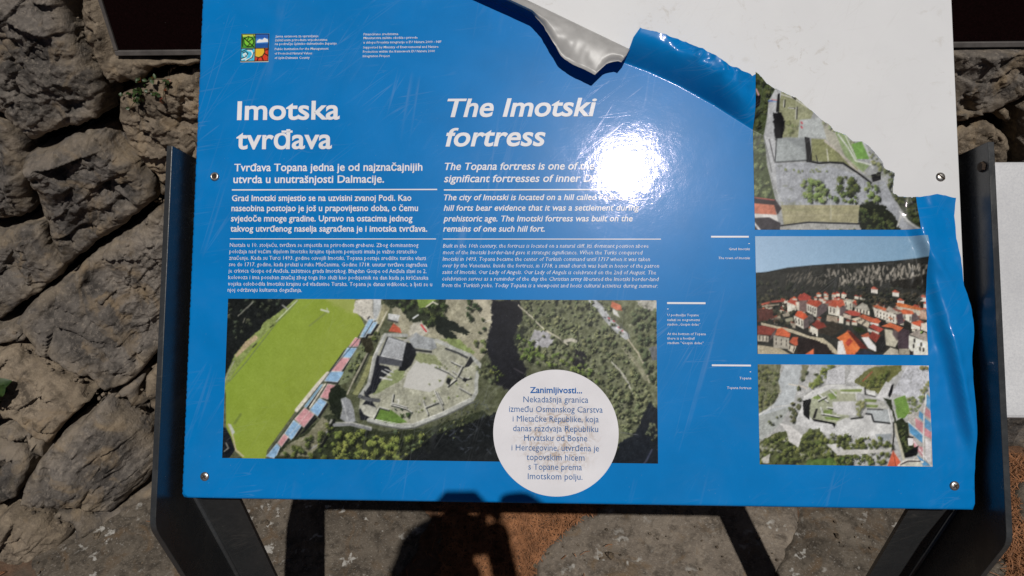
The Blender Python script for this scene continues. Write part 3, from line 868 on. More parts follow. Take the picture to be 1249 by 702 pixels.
    house([(232, 265), (270, 238), (465, 310), (430, 345), (350, 318)], [(150, 290), (235, 268), (345, 330), (330, 385)], None, (192, 98, 68), (192, 180, 158), 3)
    p.poly([(350, 325), (440, 340), (440, 365), (350, 345)], (222, 218, 210)); p.poly([(440, 345), (470, 310), (505, 335), (470, 365)], (36, 30, 30))
    p.poly([(160, 360), (260, 380), (310, 420), (240, 440), (180, 400)], (42, 50, 30), 14, 2, .6)
    house([(340, 372), (380, 342), (492, 395), (445, 432)], [(320, 385), (445, 432), (440, 455), (330, 420)], None, (164, 70, 60))
    house([(468, 365), (560, 328), (692, 380), (652, 432), (590, 388)], [(500, 395), (582, 405), (645, 520), (610, 585), (515, 560)], [(590, 390), (650, 432), (632, 520), (582, 450)], (196, 102, 66), (176, 171, 152))
    p.poly([(640, 430), (690, 390), (760, 410), (752, 600), (640, 600)], (70, 58, 64), 8)
    p.poly([(410, 520), (490, 460), (520, 580), (480, 640), (400, 650)], (34, 34, 34), 8)
    p.poly([(330, 480), (372, 418), (458, 460), (412, 535)], (134, 58, 48), 10); p.poly([(248, 462), (330, 430), (352, 470), (300, 490)], (182, 92, 64), 10)
    p.poly([(258, 482), (330, 476), (412, 580), (412, 632), (330, 592)], (226, 222, 216), 4)
    p.poly([(100, 430), (150, 420), (330, 600), (240, 600), (190, 660)], (92, 40, 32), 14)
    p.poly([(0, 485), (112, 420), (245, 590), (195, 665), (96, 665), (60, 530)], (214, 112, 62), 10, 3); p.poly([(90, 540), (130, 485), (170, 520), (120, 580)], (168, 66, 50), 8)
    p.poly([(15, 520), (62, 515), (104, 665), (5, 665)], (216, 211, 205), 10)
    p.poly([(200, 640), (300, 610), (400, 650), (400, 665), (190, 665)], (44, 46, 58), 8)
    p.poly([(480, 665), (560, 585), (640, 610), (650, 665)], (172, 166, 150), 12, 2)
    p.poly([(650, 600), (760, 600), (760, 665), (650, 665)], (150, 144, 128), 12, 2)
    p.poly([(758, 450), (850, 400), (945, 440), (950, 530)], (156, 146, 136), 6, 3)
    p.poly([(755, 460), (955, 530), (955, 670), (800, 670), (752, 590)], (216, 215, 202), 6, 3)
    for q in ((803, 572), (884, 555), (870, 602), (812, 515), (905, 610)): p.line([(q[0], q[1] - 12), (q[0], q[1] + 12)], 2.2, (52, 50, 48))
    p.poly([(770, 620), (800, 630), (800, 668), (770, 668)], (46, 40, 40))
    house([(778, 325), (880, 300), (885, 372), (800, 345)], [(780, 330), (872, 372), (870, 402), (780, 392)], None, (200, 92, 62))
    p.poly([(880, 340), (955, 320), (955, 430), (880, 400)], (206, 196, 182), 14, 1.5); p.poly([(870, 200), (930, 215), (950, 300), (870, 290)], (170, 140, 120), 30, 1.4)
    p.trees([(860, 400), (900, 400), (900, 440), (860, 440)], 4, (1, 1.8), (90, 120, 60), (130, 160, 80))
    p.tr()
    p.grain(2.5, .2, [[(900, 270), (1150, 270)] + hill[::-1]])
    return p


def paint_hilltop():
    """the pale ruined fortress on its rock, seen at a slant"""
    p = Pic(918, 438, 1142, 574, base=(168, 168, 168), seed=61)
    p.poly([(918, 438), (1142, 438), (1142, 574), (918, 574)], (168, 168, 166), 30, 4)
    p.tr(915, 440, 5.32)
    p.poly([(20, 10), (200, 10), (185, 140), (195, 200), (140, 290), (20, 360)], (112, 114, 88), 34, 2.5, .6)
    p.trees([(45, 30), (185, 25), (195, 200), (140, 285), (50, 345)], 60, (1.3, 3), (58, 64, 42), (120, 126, 80), .5)
    p.poly([(225, 25), (335, 25), (305, 170), (275, 290), (40, 365), (40, 350), (150, 285), (205, 200), (180, 130)], (176, 181, 183), 8, 5)
    p.poly([(40, 362), (262, 295), (200, 400), (150, 450), (40, 535)], (156, 160, 156), 16, 3, .5)
    p.line([(45, 355), (140, 300), (270, 285)], 1, (204, 202, 196)); p.line([(250, 150), (340, 165), (365, 180)], 1.2, (206, 196, 180))
    p.poly([(330, 20), (380, 30), (350, 130), (330, 110)], (120, 120, 96), 24, 2, .8)
    for q in ((420, 90), (350, 75), (335, 120), (310, 180), (130, 400), (185, 360), (250, 300)):
        p.trees([(q[0] - 14, q[1] - 10), (q[0] + 14, q[1] - 10), (q[0] + 14, q[1] + 10), (q[0] - 14, q[1] + 10)], 2, (1.4, 2.6), (48, 54, 40), (108, 114, 76))
    p.trees([(370, 170), (450, 60), (500, 25), (540, 25), (480, 120), (400, 190)], 30, (1.6, 3.2), (76, 88, 44), (132, 142, 76), .5)
    p.poly([(500, 60), (612, 25), (612, 150), (490, 150)], (186, 186, 188), 26, 2)
    p.tr(1020, 440, 5.32)
    p.poly([(130, 90), (240, 40), (420, 20), (420, 60), (340, 130), (270, 215), (180, 175), (120, 140)], (104, 106, 62), 22, 2.5, .6)
    p.line([(170, 130), (230, 70)], 1.6, (150, 90, 70)); p.poly([(60, 130), (100, 40), (190, 20), (170, 80), (100, 140)], (186, 186, 186), 22, 2, .5)
    p.trees([(180, 120), (330, 60), (300, 160), (220, 180)], 24, (1.4, 3), (64, 74, 38), (120, 126, 66), .5)
    p.poly([(360, 210), (440, 60), (470, 20), (610, 20), (610, 190), (520, 260), (430, 225)], (188, 189, 194), 24, 2.2)
    for k in range(40):
        x, y = p.rng.uniform(390, 590), p.rng.uniform(40, 220)
        p.line([(x, y), (x + p.rng.uniform(-16, 20), y + p.rng.uniform(-22, 22))], 1.0, (120, 122, 118), alpha=.5)
    p.trees([(520, 30), (590, 30), (590, 60), (530, 60)], 8, (1.2, 2.4), (100, 100, 60), (140, 130, 80), .4); p.trees([(540, 170), (600, 130), (600, 210), (560, 240)], 12, (1.4, 2.6), (90, 96, 60), (140, 140, 90), .4)
    p.tr(915, 440, 5.32)
    p.trees([(270, 260), (330, 240), (310, 330), (280, 400), (255, 390)], 16, (1.6, 3.2), (52, 56, 38), (112, 112, 80))
    p.poly([(292, 410), (300, 370), (330, 300), (345, 235), (500, 160), (612, 158), (640, 470), (540, 480), (440, 452), (340, 425)], (198, 198, 197), 10, 3)
    p.poly([(378, 252), (520, 182), (640, 185), (640, 400), (540, 412), (400, 382), (368, 330)], (156, 160, 136), 20, 2)
    for q in ([(400, 240), (445, 215), (475, 262)], [(478, 318), (530, 316), (530, 345), (470, 340)], [(500, 215), (560, 200), (570, 240), (520, 250)], [(480, 360), (590, 370), (560, 385), (490, 378)]):
        p.poly(q, (118, 138, 74), 10, 2, .4)
    for q in ([(435, 210), (500, 262)], [(510, 180), (560, 228)], [(460, 340), (575, 360)], [(455, 300), (470, 345)], [(500, 300), (535, 305)], [(440, 255), (490, 230)]):
        p.line([(a + 4, b + 8) for a, b in q], 1.6, (60, 62, 56)); p.line(q, 1.5, (212, 212, 206))
    p.poly([(530, 264), (640, 262), (640, 352), (540, 332)], (192, 191, 190), 4)
    p.poly([(340, 258), (392, 248), (385, 320), (382, 382), (345, 352)], (18, 18, 20), 4, 2, .5); p.poly([(400, 374), (545, 400), (552, 412), (545, 432), (530, 410), (410, 390)], (20, 20, 22), 4); p.poly([(425, 308), (437, 310), (420, 372), (403, 370)], (34, 34, 34), 4)
    p.line([(350, 232), (400, 200), (500, 160), (612, 158)], 2, (208, 208, 204))
    p.tr(1020, 440, 5.32)
    p.poly([(0, 158), (182, 168), (182, 216), (120, 202), (0, 186)], (196, 196, 192), 8); p.poly([(20, 185), (165, 182), (160, 200), (30, 200)], (122, 138, 76), 10)
    p.poly([(0, 190), (120, 205), (130, 262), (0, 262)], (160, 162, 138), 14, 2); p.line([(30, 205), (130, 208)], 1.2, (212, 212, 206)); p.line([(125, 210), (130, 250)], 1.2, (212, 212, 206))
    p.poly([(0, 264), (112, 260), (130, 352), (0, 346)], (190, 189, 188), 4)
    p.poly([(185, 190), (250, 195), (250, 225), (200, 215)], (202, 202, 198), 6); p.line([(183, 175), (186, 215)], 1.6, (34, 34, 34)); p.line([(186, 216), (250, 232)], 1.2, (50, 50, 48))
    p.poly([(255, 240), (320, 132), (357, 150), (332, 222), (300, 262)], (200, 199, 198), 8); p.poly([(333, 222), (357, 155), (370, 150), (362, 200), (345, 238)], (20, 20, 22), 3)
    p.poly([(180, 262), (300, 258), (340, 312), (200, 312)], (176, 176, 168), 14, 2)
    p.poly([(190, 282), (272, 286), (262, 302), (190, 300)], (122, 138, 78), 8); p.poly([(178, 245), (262, 250), (255, 268), (185, 264)], (112, 128, 70), 10)
    p.poly([(0, 395), (60, 368), (160, 378), (195, 340), (345, 400), (372, 402), (360, 475), (262, 520), (100, 485), (0, 455)], (197, 197, 195), 10, 4)
    p.poly([(250, 475), (355, 470), (350, 510), (270, 522)], (150, 156, 160), 6)
    p.poly([(198, 310), (337, 314), (347, 402), (246, 402), (230, 352), (192, 340)], (170, 175, 176), 4, 4)
    p.line([(190, 342), (226, 346), (240, 392), (346, 404)], 1.8, (24, 24, 26)); p.line([(200, 312), (300, 316)], 1.2, (40, 40, 40)); p.line([(95, 375), (170, 365)], 1.8, (26, 26, 26)); p.line([(335, 312), (350, 400)], 1.2, (216, 216, 214))
    p.trees([(122, 262), (182, 260), (180, 340), (145, 358), (125, 340)], 14, (1.4, 2.8), (94, 98, 62), (140, 142, 96), .4)
    p.tr(915, 440, 5.32)
    p.poly([(40, 535), (180, 462), (240, 450), (300, 525), (380, 440), (450, 440), (490, 525), (640, 490), (640, 700), (40, 700)], (78, 84, 52), 30, 2.5, .8)
    p.trees([(45, 560), (180, 470), (300, 530), (380, 450), (470, 470), (620, 500), (620, 690), (45, 690)], 130, (1.8, 4.2), (46, 54, 28), (118, 126, 68), .7)
    for k in range(70):
        x, y = p.rng.uniform(50, 620), p.rng.uniform(480, 680)
        p.poly([(x + p.rng.uniform(-22, 22), y + p.rng.uniform(-18, 18)) for _ in range(5)], [(182, 180, 174), (40, 46, 28), (140, 140, 110)][k % 3], 26, 1.5, 1, .6, .65)
    p.poly([(185, 400), (262, 420), (335, 480), (312, 562), (250, 520), (230, 450)], (202, 200, 197), 18, 2, .5); p.poly([(488, 540), (560, 535), (620, 590), (560, 600)], (190, 189, 186), 18, 2, .5); p.poly([(70, 630), (130, 600), (120, 660), (80, 665)], (180, 178, 170), 24, 2, .6)
    p.poly([(370, 640), (612, 625), (612, 690), (360, 690)], (84, 116, 52), 16, 2, .6, .6, .7)
    p.tr(1020, 440, 5.32)
    p.trees([(0, 480), (260, 490), (350, 520), (360, 580), (300, 670), (0, 680)], 90, (1.6, 3.8), (44, 52, 28), (116, 124, 66), .7)
    p.poly([(0, 580), (120, 572), (300, 575), (362, 556), (350, 582), (200, 602), (0, 612)], (186, 184, 178), 14, 2, .4)
    p.poly([(300, 236), (350, 250), (385, 390), (425, 370), (475, 420), (525, 560), (525, 612), (440, 625), (388, 480), (358, 320)], (40, 46, 30), 14, 2, .6)
    p.trees([(380, 400), (470, 420), (520, 560), (450, 600), (400, 500)], 24, (1.4, 2.8), (34, 40, 26), (84, 94, 56))
    p.poly([(370, 250), (445, 222), (475, 330), (440, 370), (395, 372)], (108, 142, 66), 12, 2, .5); p.trees([(460, 230), (560, 230), (540, 320), (470, 340)], 26, (1.4, 2.8), (76, 88, 54), (128, 138, 88), .4)
    p.line([(378, 410), (392, 480), (418, 570), (436, 640)], 3, (184, 180, 160)); p.line([(368, 400), (372, 480), (362, 560)], 1.6, (30, 30, 28))
    p.poly([(460, 350), (520, 330), (600, 210), (620, 210), (620, 690), (430, 690), (530, 600), (470, 480)], (170, 166, 160), 16, 2)
    BL, PK = (84, 142, 184), (192, 132, 138)
    for q, c in (([(465, 395), (558, 478), (555, 532), (475, 465)], BL), ([(508, 368), (560, 402), (560, 472), (512, 430)], PK), ([(535, 322), (562, 345), (562, 392), (530, 362)], BL), ([(578, 300), (612, 330), (612, 380), (570, 350)], PK), ([(570, 368), (612, 402), (612, 462), (570, 430)], BL),
                 ([(568, 430), (612, 462), (612, 505), (568, 482)], PK), ([(582, 212), (612, 240), (612, 322), (580, 292)], BL), ([(498, 508), (532, 552), (562, 560), (556, 622), (500, 552)], PK), ([(518, 608), (612, 678), (560, 680)], BL), ([(575, 500), (612, 520), (612, 660), (575, 640)], (200, 196, 196))):
        p.poly(q, c, 8, 2)
    for q in ([(566, 300), (560, 480), (562, 640)], [(465, 394), (556, 478)], [(580, 210), (568, 330)], [(500, 520), (612, 680)]): p.line(q, 1.0, (226, 224, 222))
    p.poly([(460, 500), (495, 500), (495, 545), (465, 550)], (222, 220, 220), 6); p.line([(466, 490), (492, 496)], 2, (40, 34, 40))
    p.poly([(440, 600), (530, 548), (525, 600), (490, 620), (445, 628)], (20, 20, 22), 4)
    p.poly([(365, 580), (412, 650), (412, 690), (325, 690)], (206, 100, 72), 8); p.line([(366, 580), (384, 690)], 1, (150, 70, 52))
    p.line([(400, 680), (440, 645), (500, 640), (556, 655)], 2.4, (214, 210, 200)); p.line([(415, 672), (460, 650), (540, 650)], 1.2, (40, 30, 34))
    p.poly([(420, 672), (470, 655), (540, 655), (560, 690), (410, 690)], (200, 198, 184), 12, 2)
    p.tr()
    p.grain(3)
    return p


def paint_emblem():
    """four small square pictures: leaf, sky, wave, sun"""
    p = Pic(291, 39, 332, 78, k=4.0, base=(232, 226, 205), seed=81)
    p.tr(270, 20, 3.9)
    p.poly([(80, 70), (245, 70), (240, 230), (75, 230)], (232, 226, 205), 2)
    K = (18, 20, 16)
    a = [(99, 86), (163, 85), (160, 150), (97, 151)]
    p.poly(a, (70, 150, 50), 12, 2)
    p.poly([(99, 86), (163, 85), (162, 96), (99, 98)], (190, 200, 90), 5)
    leaf = [(108, 108), (130, 96), (150, 104), (156, 124), (146, 142), (124, 144), (110, 130)]
    p.poly(leaf, (120, 190, 60), 8, 2); p.line(leaf + leaf[:1], .9, K)
    p.line([(110, 104), (130, 122), (156, 146)], 1, K); p.line([(130, 122), (148, 108)], .8, K); p.line([(124, 116), (132, 100)], .8, K); p.line([(138, 130), (126, 142)], .8, K)
    p.line([(101, 92), (103, 145)], .9, K); p.line([(155, 90), (160, 100)], .8, K)
    p.poly([(166, 85), (228, 84), (226, 149), (164, 150)], (70, 130, 200), 3)
    p.poly([(166, 85), (228, 84), (228, 104), (165, 106)], (40, 90, 170), 3)
    p.poly([(170, 118), (182, 108), (196, 112), (206, 102), (222, 110), (224, 122), (170, 126)], (235, 238, 245), 4, 2, 0, .3)
    p.poly([(164, 130), (227, 128), (226, 149), (164, 150)], (30, 80, 150), 4)
    p.poly([(96, 155), (159, 154), (157, 212), (94, 213)], (70, 180, 215), 6)
    p.line([(100, 205), (116, 200), (124, 186), (116, 176), (106, 182), (112, 190)], 1.6, (235, 245, 250)); p.line([(118, 208), (140, 200), (152, 180), (144, 164), (128, 162)], 1.8, (235, 245, 250))
    p.line([(98, 200), (120, 192), (128, 176), (118, 168), (104, 174)], .8, K); p.line([(122, 211), (148, 196), (156, 172)], .8, K); p.line([(100, 168), (120, 158), (150, 158)], .8, K)
    p.poly([(164, 154), (226, 153), (222, 211), (161, 212)], (205, 62, 40), 8)
    p.poly([(164, 154), (206, 153), (208, 170), (198, 188), (180, 196), (163, 192)], (240, 180, 50), 6)
    p.line([(206, 153), (208, 170), (198, 188), (180, 196), (163, 192)], .9, K)
    for q in ([(176, 200), (172, 210)], [(194, 194), (200, 208)], [(208, 178), (222, 186)], [(212, 160), (225, 158)]): p.line(q, 1.1, K)
    for y in ((152.5),): p.line([(96, 152.5), (227, 151.5)], .9, K)
    p.line([(164, 85), (160, 213)], .9, K)
    p.line([(98, 85), (228, 84), (223, 212), (93, 214), (98, 85)], .9, K)
    p.tr()
    p.a = np.clip(p.a, 4, 240)
    return p
# ------------------------------------------------------------------ ground
def ground_mat():
    m, t, b = mat('ground_needles_soil')
    p = pos(t)
    c = ramp(t, noise_n(t, 55, 8, 0.7, p), [(0.25, (0.045, 0.028, 0.018)), (0.5, (0.165, 0.090, 0.054)), (0.75, (0.27, 0.165, 0.105))])
    c = mixc(t, ramp(t, noise_n(t, 6, 4, 0.6, p), [(0.45, (0, 0, 0)), (0.7, (1, 1, 1))]), c, (0.13, 0.105, 0.08))
    t.links.new(c, b.inputs['Base Color'])
    b.inputs['Roughness'].default_value = 0.95
    b.inputs['Specular IOR Level'].default_value = 0.15
    bump(t, b, noise_n(t, 160, 6, 0.7, p), 0.9, 0.006)
    return m


def stone_mat(name, dark, mid, light, scale=1.0, spots=0.0, bumpd=0.006, earth=(0.29, 0.215, 0.135), edge=False):
    m, t, b = mat(name)
    p = pos(t)
    oi = t.nodes.new('ShaderNodeObjectInfo')
    n1 = noise_n(t, 5 * scale, 8, 0.62, p, 0.8)
    c = ramp(t, n1, [(0.30, dark), (0.52, mid), (0.72, light)])
    n2 = noise_n(t, 26 * scale, 7, 0.68, p, 0.4)
    c = mixc(t, ramp(t, n2, [(0.38, (.8, .8, .8)), (0.53, (0, 0, 0))]), c, tuple(x * 0.6 for x in dark))
    c = mixc(t, mathn(t, 'MULTIPLY', ramp(t, noise_n(t, 95 * scale, 6, 0.75, p), [(0.52, (0, 0, 0)), (0.66, (1, 1, 1))]), 0.45), c, tuple(min(1, x * 1.25) for x in light))
    n3 = noise_n(t, 9 * scale, 6, 0.6, p, 1.4)
    c = mixc(t, ramp(t, n3, [(0.54, (0, 0, 0)), (0.70, (.8, .8, .8))]), c, earth)
    if spots:
        v = node(t, 'ShaderNodeTexVoronoi'); v.inputs['Scale'].default_value = 17 * scale
        mp = noise_n(t, 40 * scale, 4, 0.6, p)
        vv = t.nodes.new('ShaderNodeVectorMath'); vv.operation = 'ADD'
        sc = t.nodes.new('ShaderNodeVectorMath'); sc.operation = 'SCALE'; sc.inputs[3].default_value = 0.05
        t.links.new(p, vv.inputs[0])
        nn = node(t, 'ShaderNodeTexNoise'); nn.inputs['Scale'].default_value = 45 * scale; t.links.new(p, nn.inputs['Vector'])
        t.links.new(nn.outputs['Color'], sc.inputs[0]); t.links.new(sc.outputs[0], vv.inputs[1]); t.links.new(vv.outputs[0], v.inputs['Vector'])
        s = ramp(t, v.outputs['Distance'], [(0.10, (1, 1, 1)), (0.24, (0, 0, 0))])
        pick = ramp(t, noise_n(t, 3.1 * scale, 3, 0.5, p), [(0.40, (0, 0, 0)), (0.56, (1, 1, 1))])
        f = mathn(t, 'MULTIPLY', mathn(t, 'MULTIPLY', s, pick), mathn(t, 'MULTIPLY', mp, spots * 2.4))
        c = mixc(t, f, c, (0.46, 0.44, 0.40))
        fine = ramp(t, noise_n(t, 150 * scale, 3, 0.6, p), [(0.60, (0, 0, 0)), (0.72, (1, 1, 1))])
        c = mixc(t, mathn(t, 'MULTIPLY', fine, 0.6), c, (0.40, 0.37, 0.33))
    if edge:                                                      # tan weathering crust along the edges of the blocks
        at = t.nodes.new('ShaderNodeAttribute'); at.attribute_name = 'edge'
        ef = mathn(t, 'MULTIPLY', at.outputs['Fac'], ramp(t, noise_n(t, 22, 5, 0.65, p), [(0.35, (0, 0, 0)), (0.58, (1, 1, 1))]))
        c = mixc(t, mathn(t, 'MULTIPLY', ef, 0.38), c, (0.40, 0.315, 0.215))
    t.links.new(c, b.inputs['Base Color'])
    b.inputs['Roughness'].default_value = 0.88
    b.inputs['Specular IOR Level'].default_value = 0.25
    hh = mathn(t, 'ADD', noise_n(t, 48 * scale, 9, 0.7, p, 0.5), mathn(t, 'MULTIPLY', noise_n(t, 210 * scale, 4, 0.65, p), 0.35))
    bump(t, b, hh, 1.0, bumpd)
    return m


M_GROUND = ground_mat()
M_STONE = [stone_mat('limestone_grey', (0.076, 0.067, 0.060), (0.192, 0.168, 0.145), (0.34, 0.29, 0.237), edge=True),
           stone_mat('limestone_dark', (0.055, 0.050, 0.046), (0.147, 0.130, 0.116), (0.265, 0.227, 0.19), edge=True),
           stone_mat('limestone_tan', (0.090, 0.072, 0.055), (0.238, 0.190, 0.140), (0.40, 0.322, 0.235), earth=(0.36, 0.26, 0.155), edge=True)]
M_CORE = plain('dark_rubble_earth', (0.022, 0.017, 0.013), 0.95, spec=0.1, nscale=40, namp=0.5)
M_PAVE = stone_mat('paving_stone_grey', (0.085, 0.070, 0.054), (0.15, 0.125, 0.097), (0.22, 0.185, 0.145), 1.5, 1.1, 0.003, earth=(0.15, 0.10, 0.058))
M_PAVE2 = stone_mat('paving_stone_brown', (0.14, 0.115, 0.090), (0.225, 0.188, 0.150), (0.33, 0.275, 0.215), 1.3, 0.95, 0.003, earth=(0.20, 0.135, 0.075))
M_NEEDLE = plain('dry_pine_needle', (0.30, 0.135, 0.062), 0.7, spec=0.3, nscale=35, namp=0.55)
M_PEBBLE = stone_mat('pebble_grit', (0.08, 0.06, 0.045), (0.22, 0.17, 0.12), (0.40, 0.33, 0.25), 6.0)

n = 90
gx = np.concatenate([[-60, -20, -6], np.linspace(-2.2, 2.2, n), [6, 20, 60]])
gy = np.concatenate([[-60, -20, -6], np.linspace(-2.2, 1.2, n), [3, 8, 25, 60]])
GX, GY = np.meshgrid(gx, gy)
GZ = (fbm(GX * 6, GY * 6, 5, 4) - .5) * 0.016
GZ[np.hypot(GX, GY) > 5] = 0
idx = np.arange(GX.size).reshape(GX.shape)
F = np.stack([idx[:-1, :-1], idx[:-1, 1:], idx[1:, 1:], idx[1:, :-1]], -1).reshape(-1, 4)
tag(mesh_np('ground', np.stack([GX, GY, GZ], -1).reshape(-1, 3), F, M_GROUND), kind='structure')


def slab(poly, top, seed, m, res=0.009, amp=0.006, tilt=(0, 0)):
    """a worn flagstone: wandering outline, uneven top, rolled edge that runs down into the soil"""
    poly = [tuple(q) for q in poly]
    xs = [q[0] for q in poly]; ys = [q[1] for q in poly]
    X, Y = np.meshgrid(np.arange(min(xs) - .03, max(xs) + .03, res), np.arange(min(ys) - .03, max(ys) + .03, res))
    XX = X + (fbm(X * 14, Y * 14, seed) - .5) * .05; YY = Y + (fbm(X * 14 + 9, Y * 14, seed + 3) - .5) * .05
    d = edge_dist(XX, YY, poly) * np.where(inside(XX, YY, poly), 1, -1)
    e = sst(d / 0.022)
    Z = -0.02 + (top + .02) * e + ((fbm(X * 7, Y * 7, seed + 7, 4) - .5) * 2 * amp - .004 * sst((ridged(X * 5, Y * 5, seed + 11, 3) - .86) * 12)) * e
    Z += tilt[0] * (X - np.mean(xs)) + tilt[1] * (Y - np.mean(ys))
    keep = d > -0.004
    idx = np.arange(X.size).reshape(X.shape)
    ok = keep[:-1, :-1] & keep[:-1, 1:] & keep[1:, 1:] & keep[1:, :-1]
    F = np.stack([idx[:-1, :-1], idx[:-1, 1:], idx[1:, 1:], idx[1:, :-1]], -1)[ok]
    u, inv = np.unique(F, return_inverse=True)
    V = np.stack([X, Y, Z], -1).reshape(-1, 3)[u]
    o = mesh_np('paving_stone', V, inv.reshape(-1, 4), m)
    tag(o, kind='structure')
    return o, poly


SLABS = []
def gslab(px, *a, **k):
    o, p = slab([on_ground(*q) for q in px], *a, **k); SLABS.append(p)

gslab([(20, 740), (40, 668), (100, 622), (190, 570), (250, 540), (420, 530), (512, 585), (540, 628), (505, 690), (470, 790), (40, 820)], 0.012, 3, M_PAVE)
gslab([(706, 628), (770, 596), (880, 580), (1000, 585), (985, 640), (960, 700), (955, 800), (640, 800), (632, 720), (660, 668)], 0.011, 14, M_PAVE2)
gslab([(970, 585), (1090, 565), (1150, 620), (1120, 690), (1110, 800), (925, 800), (930, 700), (955, 640)], 0.0125, 25, M_PAVE)
gslab([(1232, 585), (1275, 574), (1330, 580), (1340, 640), (1270, 652), (1236, 640)], 0.014, 33, M_PAVE)
gslab([(1150, 720), (1205, 676), (1236, 668), (1232, 700), (1236, 760), (1150, 800)], 0.012, 41, M_PAVE)
gslab([(1252, 690), (1330, 672), (1380, 760), (1258, 780)], 0.012, 42, M_PAVE)
for k in range(26):                                              # the paving goes on around the sign and behind the viewer
    cx, cy = RNG.uniform(-2.0, 2.0), RNG.uniform(-2.0, 0.2)
    r = RNG.uniform(.16, .3)
    if any(inside(np.array([cx]), np.array([cy]), q)[0] or edge_dist(np.array([cx]), np.array([cy]), q)[0] < r + .05 for q in SLABS):
        continue
    if cy > .12 and abs(cx) < 1.3: continue
    q = [(cx + r * math.cos(a) * RNG.uniform(.8, 1.15), cy + r * math.sin(a) * RNG.uniform(.8, 1.15)) for a in np.linspace(0, 2 * math.pi, 8)[:-1]]
    o, pl = slab(q, .011, 60 + k, M_PAVE if k % 2 else M_PAVE2, res=0.02); SLABS.append(pl)

# fallen pine needles and grit in the joints
V, Fc = [], []
cnt = 0
tries = 0
while cnt < 15000 and tries < 120000:
    tries += 1
    if tries % 4:
        x, y = on_ground(RNG.uniform(540, 760) if tries % 3 else RNG.uniform(1205, 1330), RNG.uniform(500, 770))
    else:
        x, y = RNG.uniform(-1.5, 1.5), RNG.uniform(-.8, .75)
    if y > wall_y(x, 0) - .02: continue
    P = (np.array([x]), np.array([y]))
    on = False
    for q in SLABS:
        if inside(P[0], P[1], q)[0] and edge_dist(P[0], P[1], q)[0] > .012:
            on = True; break
    if on and RNG.random() > .004: continue
    L = RNG.uniform(.008, .034); wd = RNG.uniform(.0005, .0009)
    a = RNG.uniform(0, math.pi * 2); e = RNG.normal(0, .22)
    z = RNG.uniform(.003, .014) + (.012 if on else 0)
    d = np.array([math.cos(a), math.sin(a), e * .8]); s = np.array([-math.sin(a), math.cos(a), 0]) * wd
    c = np.array([x, y, z]); bend = np.array([0, 0, RNG.uniform(0, .004)]) + s * RNG.uniform(-2, 2)
    q0, q1, q2 = c - d * L / 2, c + bend, c + d * L / 2
    up = np.array([0, 0, wd * 1.2])
    i = len(V)
    V += [q0 - s, q0 + s, q1 - s + up, q1 + s + up, q2 - s, q2 + s]
    Fc += [(i, i + 1, i + 3, i + 2), (i + 2, i + 3, i + 5, i + 4)]
    cnt += 1
tag(mesh_np('fallen_pine_needles', V, Fc, M_NEEDLE, smooth=False), 'rust brown dry pine needles lying in the joints of the paving', 'needles', kind='stuff')


def lumps(name, centres, sizes, m, seed):
    V, Fc = [], []
    ico = bmesh.new(); bmesh.ops.create_icosphere(ico, subdivisions=1, radius=1)
    base = np.array([v.co[:] for v in ico.verts]); fs = [[v.index for v in f.verts] for f in ico.faces]; ico.free()
    for k, (c, s) in enumerate(zip(centres, sizes)):
        r = 1 + (fbm(base[:, 0] * 1.7 + k * 3.1, base[:, 1] * 1.7 + base[:, 2] * 2.3, seed, 2) - .5) * 1.3
        an = RNG.uniform(0, 6.28); R = np.array([[math.cos(an), -math.sin(an), 0], [math.sin(an), math.cos(an), 0], [0, 0, 1]])
        P = (base * r[:, None] * np.array([s, s * RNG.uniform(.6, 1), s * RNG.uniform(.5, .8)])) @ R.T + np.asarray(c)
        i = len(V); V += list(P); Fc += [[a + i for a in f] for f in fs]
    return mesh_np(name, V, Fc, m, smooth=False)


cs, ss = [], []
for k in range(1700):
    x, y = RNG.uniform(-1.4, 1.4), RNG.uniform(-.6, .62)
    if y > wall_y(x, 0) - .01: continue
    s = RNG.uniform(.0012, .0040) * (1 + (RNG.random() > .95) * 1.6)
    on = any(inside(np.array([x]), np.array([y]), q)[0] for q in SLABS)
    cs.append((x, y, (.012 if on else .004) + s * .3)); ss.append(s)
tag(lumps('ground_grit', cs, ss, M_PEBBLE, 5), 'loose pale grit and tiny stones scattered over the paving', 'grit', kind='stuff')

# ------------------------------------------------------------------ dry stone wall
wall = empty('dry_stone_wall', (0, 0.6, 0))
tag(wall, 'rough dry stone wall of big grey and tan limestone blocks behind the board', 'wall')
xs = np.linspace(-2.6, 2.6, 260); zs = np.linspace(-.1, 1.8, 100)
X, Z = np.meshgrid(xs, zs)
Y = wall_y(X, Z) + 0.12 + (fbm(X * 13, Z * 13, 77, 4) - .5) * .10 + chips(X * 18, Z * 18, 78, .8) * .02
idx = np.arange(X.size).reshape(X.shape)
F = np.stack([idx[:-1, :-1], idx[:-1, 1:], idx[1:, 1:], idx[1:, :-1]], -1).reshape(-1, 4)
Vf = np.stack([X, Y, Z], -1).reshape(-1, 3); Vb = Vf.copy(); Vb[:, 1] = 1.35
nV = len(Vf)
rim = list(idx[0, :]) + list(idx[1:, -1]) + list(idx[-1, -2::-1]) + list(idx[-2:0:-1, 0])
Fr = [(rim[i], rim[(i + 1) % len(rim)], rim[(i + 1) % len(rim)] + nV, rim[i] + nV) for i in range(len(rim))]
mesh_np('rubble_core', np.concatenate([Vf, Vb]), [tuple(f) for f in F] + Fr + [tuple(f[::-1] + nV) for f in F], M_CORE, wall)

STONE_POLYS = []
_p0 = on_wall(143, 67, 0.0)
PLQ_X0, PLQ_Z0 = _p0[0] - .022, _p0[2] - .012


